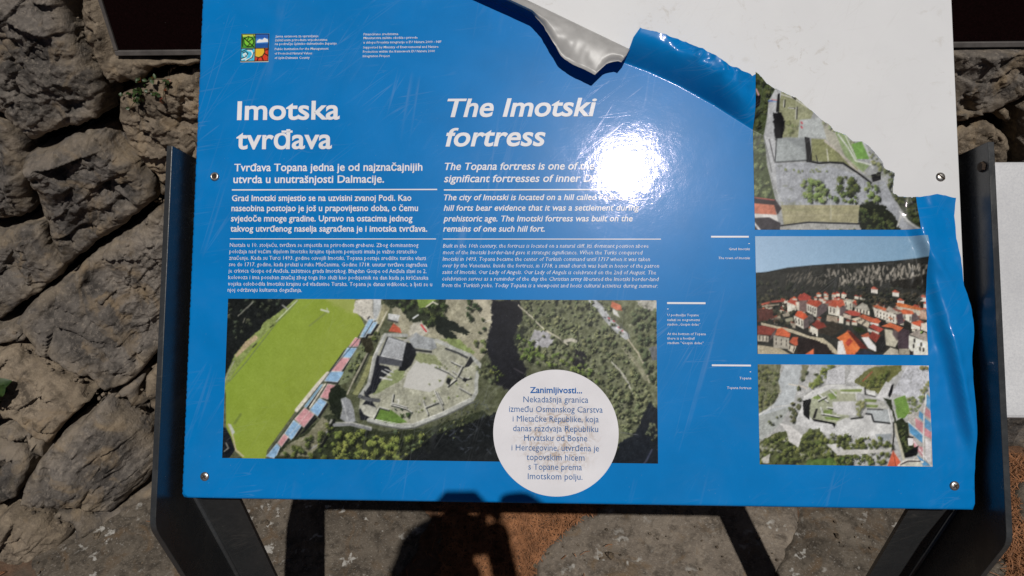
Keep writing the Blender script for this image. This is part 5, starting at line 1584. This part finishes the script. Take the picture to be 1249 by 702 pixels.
# ground the roll: parameter s along the axis, path around the cylinder, then out to the torn free edge
FREE = [(618, -34), (630, -16), (641, 0), (650, 13), (663, 29), (674, 47), (684.5, 65), (695, 73), (706, 79), (716, 84), (726, 88.5), (734, 80.5), (741, 74), (748, 71.6), (755, 70.8), (760, 73), (764, 65), (768, 57.5)]
fr_su = []
for q in FREE:
    P = np.array(on_board(q[0], q[1], .032)) - cen0
    fr_su.append((P @ tv, P @ uv))
fr_su = np.array(fr_su); o_ = np.argsort(fr_su[:, 0]); fr_su = fr_su[o_]
ss = np.linspace(0.0, LROLL - .0005, 110)
V0 = []
NT, NL = 14, 9
for s in ss:
    ue = np.interp(s, fr_su[:, 0], fr_su[:, 1]) + (float(fbm(np.array([s * 160.]), np.array([1.5]), 3, 3)[0]) - .5) * .0022
    taper = 1.0 - .18 * s / LROLL
    for k in range(NT):
        th = math.pi * k / (NT - 1)
        P = cen0 + tv * s - uv * RR * taper * math.sin(th); V0.append((P[0], P[1], .0008 + RR * taper * (1 - math.cos(th))))
    zt = .0008 + 2 * RR * taper
    for k in range(1, NL):
        a = k / (NL - 1); ul = max(ue, .001) * a
        zc = zt + .0035 * math.sin(a * math.pi * .9) - .004 * a + (float(fbm(np.array([s * 46.]), np.array([a * 2.5]), 13, 3)[0]) - .5) * .007 * a
        P = cen0 + tv * s + uv * ul; V0.append((P[0], P[1], zc))
V0 = np.array(V0); NR = NT + NL - 1
idx = np.arange(len(V0)).reshape(len(ss), NR)
F = np.stack([idx[:-1, :-1], idx[:-1, 1:], idx[1:, 1:], idx[1:, :-1]], -1).reshape(-1, 4)
# inner (printed) face: the same surface moved 0.35 mm along its normal
dS = np.gradient(V0.reshape(len(ss), NR, 3), axis=0); dT = np.gradient(V0.reshape(len(ss), NR, 3), axis=1)
N = np.cross(dS, dT); N /= np.linalg.norm(N, axis=-1, keepdims=True) + 1e-12
N = N.reshape(-1, 3)
if N[NT + 3, 2] < 0: N = -N
V1 = V0 - N * .00035
M_BACK = plain('vinyl_white_back', (0.43, 0.42, 0.405), 0.36, 0.0, 0.4, 45, 0.14)
keep = V0[:, 1] < BH + .02
allV = np.concatenate([V0, V1])
allF = [tuple(f) for f in F] + [tuple(x + len(V0) for x in f[::-1]) for f in F]
mi = [0] * len(F) + [1] * len(F)
rimq = [idx[:, -1], idx[-1, :]]
for rr in rimq:
    for a, b2 in zip(rr[:-1], rr[1:]):
        allF.append((a, b2, b2 + len(V0), a + len(V0))); mi.append(0)
fl = mesh_np('torn_flap', BWa(allV), allF, [M_BACK, M_BLUE], vinyl, midx=mi)
fl['label'] = 'torn strip of print rolled back to show its white underside'

# --------------------------------------------------- printed pictures
M_PHOTO = print_mat('printed_photograph', attr=True, wear=0.07)


def picture(name, pic, xa, xb, ya, yb, label, clip=None, lift=.0004, den=PW):
    nx = int((xb - xa) * 1000); ny = int((yb - ya) * 1000)
    X, Y = np.meshgrid(np.linspace(xa, xb, nx + 1), np.linspace(ya, yb, ny + 1))
    if pic.k > 2:
        X, Y = np.meshgrid(np.linspace(xa, xb, 4 * nx + 1), np.linspace(ya, yb, 4 * ny + 1))
    idx = np.arange(X.size).reshape(X.shape)
    F = np.stack([idx[:-1, :-1], idx[:-1, 1:], idx[1:, 1:], idx[1:, :-1]], -1)
    if clip is not None:
        xm = (X[:-1, :-1] + X[1:, 1:]) / 2; ym = (Y[:-1, :-1] + Y[1:, 1:]) / 2
        F = F[inside(xm, ym, clip)]
    F = F.reshape(-1, 4)
    u, inv = np.unique(F, return_inverse=True)
    X, Y = X.ravel()[u], Y.ravel()[u]
    Z = z_print(X, Y) + lift
    pu, pv = board_px(X, Y)
    rgb = np.clip(lin(pic.sample(pu, pv)) / LIT, .002, .9)
    me = bpy.data.meshes.new(name)
    V = BWa(np.column_stack([X, Y, Z]))
    F = inv.reshape(-1, 4)
    me.vertices.add(len(V)); me.vertices.foreach_set('co', V.astype(np.float32).ravel())
    me.loops.add(F.size); me.loops.foreach_set('vertex_index', F.astype(np.int32).ravel())
    me.polygons.add(len(F)); me.polygons.foreach_set('loop_start', np.arange(0, F.size, 4, dtype=np.int32)); me.polygons.foreach_set('loop_total', np.full(len(F), 4, np.int32))
    me.polygons.foreach_set('use_smooth', [True] * len(F))
    me.update(calc_edges=True); me.validate()
    ca = me.color_attributes.new('Col', 'FLOAT_COLOR', 'POINT')
    ca.data.foreach_set('color', np.column_stack([rgb, np.ones(len(rgb))]).astype(np.float32).ravel())
    o = link(name, me, M_PHOTO, vinyl)
    o['label'] = label
    return o


picture('photo_print', paint_fortress(), .05187, .61124, .05165, .25803, 'wide printed aerial photo of a stadium pitch and a ruined fortress')
XL, XR = .7380, .9480
AY0 = on_board(1000, 280)[1]
clipA = [(XL, AY0), (on_board(1116, 240)[0], AY0), (on_board(1116, 240)[0], TA[25][1])] + [p for p in tear if p[0] < on_board(1115.5, 240)[0]] + [(XL, FT[-1][1])]
picture('photo_print', paint_aerial(), XL, .945, AY0, .60, 'torn printed photo of the fortress hill from above', clipA)
picture('photo_print', paint_town(), XL, .9499, .19042, .34106, 'printed photo of a red roofed town below a ridge')
picture('photo_print', paint_hilltop(), XL, .9499, .05229, .17726, 'printed photo of a pale ruined fortress on its hilltop')
e0, e1 = on_board(293.5, 76), on_board(329, 41)
picture('emblem', paint_emblem(), e0[0], e1[0], e0[1], e1[1], 'small square emblem of four pictures: leaf, sky, wave and sun')

# --------------------------------------------------- lettering
M_INKW = print_mat('white_lettering', ink((218, 217, 220)), wear=0.05)
M_INKB = print_mat('blue_lettering', ink((52, 98, 150)), wear=0.16)
M_INKB2 = print_mat('bold_blue_lettering', ink((8, 92, 160)), wear=0.10)
_cv = bpy.data.curves.new('lettering', 'FONT'); _co = bpy.data.objects.new('lettering', _cv); COL.objects.link(_co)


def glyphs(text, bold, shear, res, space=1.0):
    _cv.body = text; _cv.shear = shear; _cv.offset = bold; _cv.resolution_u = res; _cv.fill_mode = 'FRONT'; _cv.dimensions = '2D'; _cv.space_character = space
    _cv.size = 1.0
    dg = bpy.context.evaluated_depsgraph_get(); dg.update()
    me = bpy.data.meshes.new_from_object(_co.evaluated_get(dg))
    V = np.array([v.co[:2] for v in me.vertices]); F = [tuple(p.vertices) for p in me.polygons]
    bpy.data.meshes.remove(me)
    return V, F


XH = float(glyphs('x', 0, 0, 3)[0][:, 1].max())


def text_block(name, lines, capx, m, label=None, bold=.012, shear=0.0, res=2, lift=.0006, parent=None):
    """lines: (text, left u, right u, baseline v); capx: height of a capital in photograph pixels"""
    AV, AF = [], []
    for text, u0, u1, v in lines:
        V, F = glyphs(text, bold, shear, res)
        x0, y0 = on_board(u0, v); x1, _ = on_board(u1, v)
        sx = (x1 - x0) / (V[:, 0].max() - V[:, 0].min())
        sy = abs(on_board(u0, v - capx)[1] - y0) / .73
        yy = V[:, 1]
        yy = np.where((yy > 0) & (yy < XH), yy * 1.14, np.where((yy >= XH) & (yy < .73), XH * 1.14 + (yy - XH) * (.73 - XH * 1.14) / (.73 - XH), yy))
        X = x0 + (V[:, 0] - V[:, 0].min()) * sx; Y = y0 + yy * sy
        i = len(AV)
        AV += list(np.column_stack([X, Y, z_print(X, Y) + lift])); AF += [tuple(a + i for a in f) for f in F]
    o = mesh_np(name, BWa(np.array(AV)), AF, m, parent or vinyl, smooth=False)
    if label: o['label'] = label
    return o


def rules(name, segs, m, lift=.0005):
    bm = bmesh.new()
    for u0, u1, v, w_ in segs:
        x0, y0 = on_board(u0, v); x1, _ = on_board(u1, v); h = w_ / 1800
        n = max(2, int((x1 - x0) / .01)); row = []
        for xx in np.linspace(x0, x1, n + 1):
            z = float(z_print(np.array([xx]), np.array([y0]))[0]) + lift
            row.append((bm.verts.new(BW(xx, y0 - h, z)), bm.verts.new(BW(xx, y0 + h, z))))
        for a, b2 in zip(row, row[1:]): bm.faces.new((a[0], b2[0], b2[1], a[1]))
    return from_bm(name, bm, m, vinyl)


text_block('title', [('Imotska', 289.5, 414.5, 146), ('tvrđava', 288.3, 405, 181.6)], 23, M_INKW, 'large bold white heading in Croatian', .020, 0, 5)
text_block('title', [('The Imotski', 545.5, 728, 142.4), ('fortress', 543.6, 665.4, 178.2)], 22.5, M_INKW, 'large bold white slanted heading in English', .020, .21, 5)
text_block('subtitle', [('Tvrđava Topana jedna je od najznačajnijih', 286, 515.4, 208.8), ('utvrda u unutrašnjosti Dalmacije.', 285, 468.7, 223.2)], 9.2, M_INKW, 'bold two line introduction in Croatian', .016, 0, 3)
text_block('subtitle', [('The Topana fortress is one of the most', 542.5, 757, 207.3), ('significant fortresses of inner Dalmatia.', 541.7, 764.6, 222.2)], 9.0, M_INKW, 'bold slanted two line introduction in English', .014, .21, 3)
text_block('lead_paragraph', [('Grad Imotski smjestio se na uzvisini zvanoj Podi. Kao', 283.2, 502, 245.2), ('naseobina postojao je još u prapovijesno doba, o čemu', 282.7, 510, 257.5), ('svjedoče mnoge gradine. Upravo na ostacima jednog', 282.2, 503.3, 270), ('takvog utvrđenog naselja sagrađena je i imotska tvrđava.', 281.5, 521.3, 282.4)], 7.4, M_INKW, 'bold four line paragraph in Croatian', .016, 0, 2)
text_block('lead_paragraph', [('The city of Imotski is located on a hill called Podi. Early', 541.5, 776, 244.2), ('hill forts bear evidence that it was a settlement during', 541.3, 779.8, 257), ('prehistoric age. The Imotski fortress was built on the', 541, 771.5, 270), ('remains of one such hill fort.', 540.7, 664.5, 282.4)], 7.2, M_INKW, 'bold slanted four line paragraph in English', .014, .21, 2)
text_block('body_text', [
 ('Nastala u 10. stoljeću, tvrđava se smjestila na prirodnom grebenu. Zbog dominantnog', 280.8, 510.5, 301), ('položaja nad većim dijelom Imotske krajine tijekom povijesti imala je važno strateško', 280.3, 508.7, 308.8),
 ('značenje. Kada su Turci 1493. godine osvojili Imotski, Topana postaje središte turske vlasti', 280, 519.5, 316.7), ('sve do 1717. godine, kada prelazi u ruke Mlečanima. Godine 1718. unutar tvrđave sagrađena', 279.7, 521.3, 324.6),
 ('je crkvica Gospe od Anđela, zaštitnice grada Imotskog. Blagdan Gospe od Anđela slavi se 2.', 279.2, 520.5, 332.4), ('kolovoza i ima poseban značaj zbog toga što služi kao podsjetnik na dan kada je kršćanska', 279, 522.6, 340.3),
 ('vojska oslobodila Imotsku krajinu od vladavine Turaka. Topana je danas vidikovac, a ljeti se u', 278.5, 527.2, 348.2), ('njoj održavaju kulturna događanja.', 278.2, 368.7, 355.6)], 4.9, M_INKW, 'small eight line text in Croatian', -.004, 0, 1)
text_block('body_text', [
 ('Built in the 10th century, the fortress is located on a natural cliff. Its dominant position above', 540.4, 790.8, 302), ('most of the Imotski border-land gave it strategic significance. When the Turks conquered', 540.3, 783.8, 310),
 ('Imotski in 1493, Topana became the center of Turkish command until 1717 when it was taken', 540, 792.7, 318), ('over by the Venetians. Inside the fortress, in 1718, a small church was built in honor of the patron', 539.8, 803.8, 326),
 ('saint of Imotski, Our Lady of Angels. Our Lady of Angels is celebrated on the 2nd of August. The', 539.6, 800, 334), ('celebration serves as a reminder of the day the Christian army liberated the Imotski border-land', 539.5, 803.5, 342),
 ('from the Turkish yoke. Today Topana is a viewpoint and hosts cultural activities during summer.', 539.2, 802.3, 350)], 4.9, M_INKW, 'small slanted seven line text in English', -.004, .21, 1)
text_block('logo_text', [('Javna ustanova za upravljanje', 336.3, 388.7, 46), ('zaštićenim prirodnim vrijednostima', 336, 399.5, 50.6), ('na području Splitsko-dalmatinske županije', 335.8, 411, 55.2), ('Public Institution for the Management', 335.6, 401, 61.4), ('of Protected Natural Values', 335.4, 381, 66.8), ('of Split-Dalmatia County', 335.2, 378, 72.2)], 2.9, M_INKW, 'tiny text beside the emblem', .004, 0, 1)
text_block('logo_text', [('Financirano sredstvima', 443.8, 486, 43.4), ('Ministarstva zaštite okoliša i prirode', 443.7, 509.5, 48), ('u sklopu Projekta integracije u EU Natura 2000 - NIP', 443.5, 538.7, 53.4), ('Supported by Ministry of Environmental and Nature', 443.2, 534.9, 59.4), ('Protection within the framework EU Natura 2000', 443, 530.5, 64.6), ('Integration Project', 442.8, 475.6, 70)], 2.9, M_INKW, 'tiny text crediting the ministry', .004, 0, 1)
text_block('caption', [('Grad Imotski', 888.7, 914.3, 305), ('The town of Imotski', 876, 914.4, 316)], 3.0, M_INKW, 'caption of the town photo', .004, .1, 1)
text_block('caption', [('U podnožju Topane', 813.6, 852, 385.4), ('nalazi se nogometni', 813.6, 853.4, 391.2), ('stadion „Gospin dolac“', 813.6, 854, 396.8), ('At the bottom of Topana', 813.6, 860.5, 408.3), ('there is a football', 813.6, 847, 413.8), ('stadium "Gospin dolac"', 813.6, 858, 419.3)], 3.0, M_INKW, 'caption of the wide aerial photo', .004, .1, 1)
text_block('caption', [('Topana', 901.6, 916, 462.3), ('Topana fortress', 886.5, 916, 474)], 3.0, M_INKW, 'caption of the hilltop photo', .004, .1, 1)
rules('divider_line', [(283.3, 533.3, 231.6, 1.5), (281, 532, 291.2, 1.0)], M_INKW)
rules('divider_line', [(541.5, 778, 231.6, 1.5), (540.4, 806, 291.4, 1.0)], M_INKW)
rules('caption_line', [(867, 913, 288.6, 2.0), (912.5, 914.3, 297, .8)], M_INKW)
rules('caption_line', [(813.5, 860.3, 369.4, 2.2), (813.5, 815.2, 376.6, .9)], M_INKW)
rules('caption_line', [(868, 915.6, 445.2, 2.0), (914.2, 915.8, 453.2, .8)], M_INKW)

# round note
m = print_mat('white_round_print', ink((214, 212, 215)), wear=0.03)
t = m.node_tree; b = t.nodes['Principled BSDF']; p_ = pos(t)
src = b.inputs['Base Color'].links[0].from_socket
cx_, cy_ = on_board(680, 532)
dv = t.nodes.new('ShaderNodeVectorMath'); dv.operation = 'DISTANCE'; dv.inputs[1].default_value = BW(cx_, cy_, 0)
t.links.new(p_, dv.inputs[0])
near = ramp(t, dv.outputs['Value'], [(0.026, (1, 1, 1)), (0.060, (0, 0, 0))])
st_ = ramp(t, noise_n(t, 70, 8, 0.75, p_, 2.0), [(0.47, (0, 0, 0)), (0.60, (1, 1, 1))])
mk = mathn(t, 'MULTIPLY', mathn(t, 'MULTIPLY', near, st_), 0.8)
t.links.new(mixc(t, mk, src, (0.46, 0.345, 0.255)), b.inputs['Base Color'])
M_ROUND = m
c0 = np.array(on_board(677.8, 527.3)); rad = (on_board(754.2, 527)[0] - on_board(601.4, 527)[0]) / 2
bm = bmesh.new()
ctr = bm.verts.new(BW(c0[0], c0[1], float(z_print(c0[0], c0[1])) + .0008))
ring = []
for k in range(96):
    q = c0 + rad * np.array([math.cos(2 * math.pi * k / 96), math.sin(2 * math.pi * k / 96)])
    ring.append(bm.verts.new(BW(q[0], q[1], float(z_print(q[0], q[1])) + .0008)))
for k in range(96): bm.faces.new((ctr, ring[k], ring[(k + 1) % 96]))
rn = from_bm('round_note', bm, M_ROUND, vinyl); rn['label'] = 'white circle with blue text over the edge of the wide photo'
text_block('note_heading', [('Zanimljivosti...', 646.3, 710, 478.8)], 7.4, M_INKB2, None, .020, 0, 2, .0012)
text_block('note_text', [('Nekadašnja granica', 638.4, 717.4, 490.2), ('između Osmanskog Carstva', 621, 735, 501.9), ('i Mletačke Republike, koja', 625.4, 730.2, 513.6), ('danas razdvaja Republiku', 625.8, 729.5, 525.4), ('Hrvatsku od Bosne', 639.4, 716.2, 537), ('i Hercegovine, utvrđena je', 624, 730.5, 548.8), ('topovskim hicem', 642.3, 712.8, 560.5), ('s Topane prema', 644.5, 709.7, 572.2), ('Imotskom polju.', 643.8, 710.4, 583.8)], 7.5, M_INKB, None, .0, 0, 2, .0012)
bpy.data.objects.remove(_co)

# --------------------------------------------------- screws
def screw(u, v, kind, z=.0012):
    x, y = on_board(u, v)
    bm = bmesh.new()
    R_ = .0058
    prof = {'rivet': [(.0030, -.002), (.0030, .0016), (.0042, .0026), (R_, .0012), (R_ + .0002, 0)], 'slot': [(0, .0020), (.003, .0019), (.0048, .0014), (R_, .0004), (R_ + .0003, 0)], 'cross': [(0, .0016), (.0028, .0015), (.0044, .0011), (R_ - .0003, .0004), (R_, 0)]}[kind]
    N_ = 28; rows = []
    for r, h in prof:
        if r == 0: rows.append([bm.verts.new(BW(x, y, z + h))]); continue
        rows.append([bm.verts.new(BW(x + r * math.cos(2 * math.pi * k / N_), y + r * math.sin(2 * math.pi * k / N_), z + h)) for k in range(N_)])
    for a, c2 in zip(rows, rows[1:]):
        for k in range(N_):
            if len(a) == 1: bm.faces.new((a[0], c2[k], c2[(k + 1) % N_]))
            else: bm.faces.new((a[k], c2[k], c2[(k + 1) % N_], a[(k + 1) % N_]))
    o = from_bm('screw', bm, M_SCREW, board, True)
    bm = bmesh.new()
    def bar(an, L, W, z0, z1):
        d = np.array([math.cos(an), math.sin(an)]); s = np.array([-d[1], d[0]]); q = [np.array([x, y]) + d * L * a + s * W * c2 for a, c2 in ((-1, -1), (1, -1), (1, 1), (-1, 1))]
        prism(bm, [BW(p[0], p[1], z + z0) for p in q], MB @ np.array([0, 0, z1 - z0]))
    if kind == 'slot': bar(math.radians(-38), .0054, .0009, .0002, .0022)
    elif kind == 'cross':
        bar(math.radians(35), .0032, .0008, .0004, .00175); bar(math.radians(125), .0032, .0008, .0004, .0018)
    else:
        tube(bm, [BW(x, y, z - .001), BW(x, y, z + .0004)], .0031, 16)
    from_bm('slot', bm, M_DKBROWN, o)


screw(262.5, 215.4, 'rivet'); screw(1147.3, 215.6, 'slot', .0); screw(250, 580.8, 'cross'); screw(1163.5, 592, 'cross', .002)

# ------------------------------------------------------------------ the pale blank panel standing to the right
m, t, b = mat('pale_brushed_panel')
p_ = pos(t)
c = ramp(t, noise_n(t, 6, 5, 0.6, p_), [(0.35, (0.60, 0.60, 0.61)), (0.65, (0.75, 0.75, 0.755))])
c = mixc(t, mathn(t, 'MULTIPLY', ramp(t, noise_n(t, 330, 3, 0.7, p_), [(0.35, (1, 1, 1)), (0.6, (0, 0, 0))]), 0.34), c, (0.40, 0.41, 0.45))
t.links.new(c, b.inputs['Base Color']); b.inputs['Roughness'].default_value = 0.36; b.inputs['Specular IOR Level'].default_value = 0.5
bump(t, b, noise_n(t, 420, 4, 0.7, p_), 0.25, 0.0012)
M_PALE = m
ZS = -0.07
sx0 = on_board(1206, 300, ZS)[0]; sy1 = on_board(1230, 196.5, ZS)[1]; sy0 = on_board(1230, 510, ZS)[1]
q = BW(sx0 + .26, (sy0 + sy1) / 2, ZS - .012)
sg = empty('blank_sign', q); tag(sg, 'smaller blank pale metal panel just right of the board, half out of the picture', 'sign')
bm = bmesh.new(); box_b(bm, sx0, sx0 + .52, sy0, sy1, ZS - .012, ZS, .0045); from_bm('panel', bm, M_PALE, sg)
ya, za = q[1] - .085 + .016, q[2] - .085
bm = bmesh.new(); prism(bm, [(q[0] - .02, ya, za - .014), (q[0] + .02, ya, za - .014), (q[0] + .02, ya, za + .014), (q[0] - .02, ya, za + .014)], (0, wall_y(q[0], za) + .08 - ya, 0), .002)
from_bm('wall_arm', bm, M_STEEL, sg)
bm = bmesh.new(); box_b(bm, sx0 + .22, sx0 + .30, (sy0 + sy1) / 2 - .15, (sy0 + sy1) / 2 - .07, ZS - .018, ZS - .0125, .001); from_bm('bracket', bm, M_STEEL, sg)
# ------------------------------------------------------------------ the photographer, standing behind the lens: only the shadow reaches the picture
def wc(r, u, b):
    """metres right, up and back of the lens"""
    return CW + CAM_R * r + CAM_U * u + CAM_B * b


cm = empty('camera', tuple(wc(0, -.04, .045)))
cm.name = 'photo_camera'
tag(cm, 'black camera with a short lens held in both hands above the board', 'camera')
M_CAM = plain('black_camera_body', (0.02, 0.02, 0.021), 0.5, 0, 0.4, 300, 0.2)


def cam_box(bm, r0, r1, u0, u1, b0, b1, bev):
    prism(bm, [wc(r0, u0, b0), wc(r1, u0, b0), wc(r1, u1, b0), wc(r0, u1, b0)], CAM_B * (b1 - b0), bev)


bm = bmesh.new(); cam_box(bm, -.043, .086, -.046, .040, .035, .068, .004); from_bm('camera_body', bm, M_CAM, cm)
bm = bmesh.new(); prism(bm, [wc(r, u, .034) for r, u in ((-.016, .0402), (.050, .0402), (.036, .0555), (-.003, .0555))], CAM_B * .040, .002); from_bm('viewfinder', bm, M_CAM, cm)
bm = bmesh.new(); cam_box(bm, .066, .087, -.040, .030, .018, .0348, .005); from_bm('grip', bm, M_CAM, cm)
bm = bmesh.new(); tube(bm, [wc(0, 0, .0345), wc(0, 0, .020), wc(0, 0, .012), wc(0, 0, .006)], [.030, .030, .028, .027], 28); from_bm('lens', bm, M_CAM, cm, True)

M_SKIN = plain('skin', (0.42, 0.26, 0.19), 0.5, 0, 0.4, 40, 0.08)
M_SHIRT = plain('dark_blue_shirt_cloth', (0.03, 0.04, 0.07), 0.9, 0, 0.2, 500, 0.2)
M_TROUS = plain('grey_trouser_cloth', (0.08, 0.075, 0.065), 0.9, 0, 0.2, 500, 0.2)
M_SHOE = plain('brown_shoe_leather', (0.06, 0.04, 0.03), 0.6, 0, 0.3, 100, 0.2)
M_HAIR = plain('brown_hair', (0.03, 0.02, 0.014), 0.6, 0, 0.3, 300, 0.3)
M_EYE = plain('eye_white', (0.7, 0.7, 0.68), 0.2)


def skinned(name, pts, edges, rads, m, parent, root=0, sub=2):
    me = bpy.data.meshes.new(name + '_cage')
    me.from_pydata([tuple(q) for q in pts], edges, [])
    me.update()
    o = bpy.data.objects.new(name, me); COL.objects.link(o)
    md = o.modifiers.new('skin', 'SKIN')
    if not me.skin_vertices:
        b = bmesh.new(); b.from_mesh(me); b.verts.layers.skin.verify(); b.to_mesh(me); b.free()
    for i, v in enumerate(me.skin_vertices[0].data):
        r = rads[i]; v.radius = (r, r) if not isinstance(r, tuple) else r
        v.use_root = (i == root)
    md.branch_smoothing = 0.4
    s = o.modifiers.new('sub', 'SUBSURF'); s.levels = sub; s.render_levels = sub
    dg = bpy.context.evaluated_depsgraph_get(); dg.update()
    m2 = bpy.data.meshes.new_from_object(o.evaluated_get(dg))
    bpy.data.objects.remove(o); bpy.data.meshes.remove(me)
    m2.materials.clear()
    m2.polygons.foreach_set('use_smooth', [True] * len(m2.polygons))
    return link(name, m2, m, parent)


FX, FY = -.03, -0.91
man = empty('person', (FX, FY, 0))
tag(man, 'person in a dark shirt and grey trousers photographing the board', 'person')
P = lambda x, y, z: np.array([FX + x, FY + y, z])
hR = wc(.108, -.012, .060); hL = wc(-.046, -.056, .046)
hR2 = wc(.104, .028, .056); hL2 = wc(-.078, .0, .048)
shR, shL = P(.185, .02, 1.40), P(-.185, .02, 1.40)
elR, elL = P(.17, .12, 1.14), P(-.33, .13, 1.16)
wrR = hR + (elR - hR) / np.linalg.norm(elR - hR) * .085
wrL = hL + (elL - hL) / np.linalg.norm(elL - hL) * .085
pts = [P(0, 0, .95), P(0, .01, 1.10), P(0, .02, 1.26), P(0, .03, 1.38), P(0, .065, 1.475), P(0, .12, 1.545), P(0, .155, 1.62), P(0, .155, 1.69),
       shR, (shR + elR) / 2, elR, (elR + wrR) / 2, wrR, hR, shL, (shL + elL) / 2, elL, (elL + wrL) / 2, wrL, hL,
       P(.095, 0, .90), P(.11, .02, .50), P(.115, -.03, .10), P(.12, .10, .045), P(-.095, 0, .90), P(-.11, .02, .50), P(-.115, -.03, .10), P(-.12, .10, .045), hR2, hL2, P(0, .215, 1.572)]
edges = [(0, 1), (1, 2), (2, 3), (3, 4), (4, 5), (5, 6), (6, 7), (3, 8), (8, 9), (9, 10), (10, 11), (11, 12), (12, 13), (3, 14), (14, 15), (15, 16), (16, 17), (17, 18), (18, 19), (0, 20), (20, 21), (21, 22), (22, 23), (0, 24), (24, 25), (25, 26), (26, 27), (13, 28), (19, 29), (6, 30)]
rads = [(.15, .11), (.135, .10), (.15, .11), (.12, .09), .055, .062, .088, .075, .058, .048, .040, .040, .030, .033, .058, .048, .040, .040, .032, .036, .088, .062, .042, (.042, .035), .088, .062, .042, (.042, .035), .034, .034, .040]
skinned('body', pts, edges, rads, M_SKIN, man)
sh = skinned('shirt', [P(0, 0, .84), pts[1], pts[2], pts[3], P(0, .04, 1.44), shR, (shR + elR) / 2, elR, wrR * .8 + elR * .2, shL, (shL + elL) / 2, elL, wrL * .8 + elL * .2], [(0, 1), (1, 2), (2, 3), (3, 4), (3, 5), (5, 6), (6, 7), (7, 8), (3, 9), (9, 10), (10, 11), (11, 12)], [(.175, .13), (.155, .12), (.17, .125), (.14, .105), .075, .074, .062, .055, .042, .074, .062, .055, .042], M_SHIRT, man)
skinned('trousers', [P(0, 0, 1.06), P(0, 0, .92), P(.095, 0, .86), P(.11, .02, .50), P(.115, -.03, .10), P(-.095, 0, .86), P(-.11, .02, .50), P(-.115, -.03, .10)], [(0, 1), (1, 2), (2, 3), (3, 4), (1, 5), (5, 6), (6, 7)], [(.165, .12), (.165, .125), .105, .078, .064, .105, .078, .064], M_TROUS, man, 1)
for sx in (1, -1):
    skinned('shoe', [P(sx * .115, -.06, .05), P(sx * .117, .03, .05), P(sx * .122, .12, .04), P(sx * .124, .18, .032)], [(0, 1), (1, 2), (2, 3)], [.046, .048, .046, .030], M_SHOE, man)
# fingers: the right hand closes on the grip with the index raised to the shutter, the left cups the lens from below
def finger(a, b2, c2, r=.0085):
    return skinned('finger', [a, b2, c2], [(0, 1), (1, 2)], [r, r * .95, r * .8], M_SKIN, man, 0, 2)


for k in range(4):
    u = .010 - .017 * k
    if k == 0:
        finger(wc(.122, .030, .054), wc(.098, .049, .052), wc(.066, .044, .048), .0135)
    else:
        finger(hR + CAM_U * (.018 - .014 * k), wc(.108, u, .024), wc(.084, u - .002, .010), .0088 - .0006 * (k == 3))
finger(hR + CAM_B * .014, wc(.098, .008, .080), wc(.072, .014, .076), .010)
for k in range(4):
    b = .014 + .014 * k
    finger(hL + CAM_B * (-.014 + .009 * k), wc(-.022, -.056, b), wc(.010 + .004 * (k in (1, 2)), -.052 + .012 * (k < 2), b), .0088 - .0006 * (k == 3))
finger(hL2 + CAM_U * -.01, wc(-.066, .004, .030), wc(-.046, .014, .026), .010)
# head: hair, eyes, nose, ears
hc = P(0, .165, 1.655)
def blob(name, c, s, m, n=3):
    bm = bmesh.new(); bmesh.ops.create_icosphere(bm, subdivisions=n, radius=1)
    for v in bm.verts: v.co = Vector(c) + Vector((v.co.x * s[0], v.co.y * s[1], v.co.z * s[2]))
    return from_bm(name, bm, m, man, True)
bm = bmesh.new(); bmesh.ops.create_icosphere(bm, subdivisions=4, radius=1)
for v in list(bm.verts):
    if v.co.y > .45 + .5 * v.co.z or v.co.z < -.55: bm.verts.remove(v)
for v in bm.verts:
    k = 1 + .05 * (vnoise(np.array([v.co.x * 6]), np.array([v.co.z * 6 + v.co.y * 4]), 3)[0] - .5)
    v.co = Vector(hc) + Vector((v.co.x * .088 * k, v.co.y * .106 * k - .012, v.co.z * .112 * k + .022))
from_bm('hair', bm, M_HAIR, man, True)
for sx in (1, -1):
    blob('eye', hc + np.array([sx * .032, .073, .004]), (.012, .010, .008), M_EYE, 2); blob('iris', hc + np.array([sx * .032, .081, .002]), (.0055, .0035, .0055), M_HAIR, 2)
    blob('ear', hc + np.array([sx * .088, -.005, -.01]), (.012, .022, .033), M_SKIN, 2)
blob('nose', hc + np.array([0, .098, -.022]), (.014, .020, .024), M_SKIN, 2)
blob('mouth', hc + np.array([0, .086, -.056]), (.024, .008, .006), plain('lips', (.30, .12, .10), .5), 2)
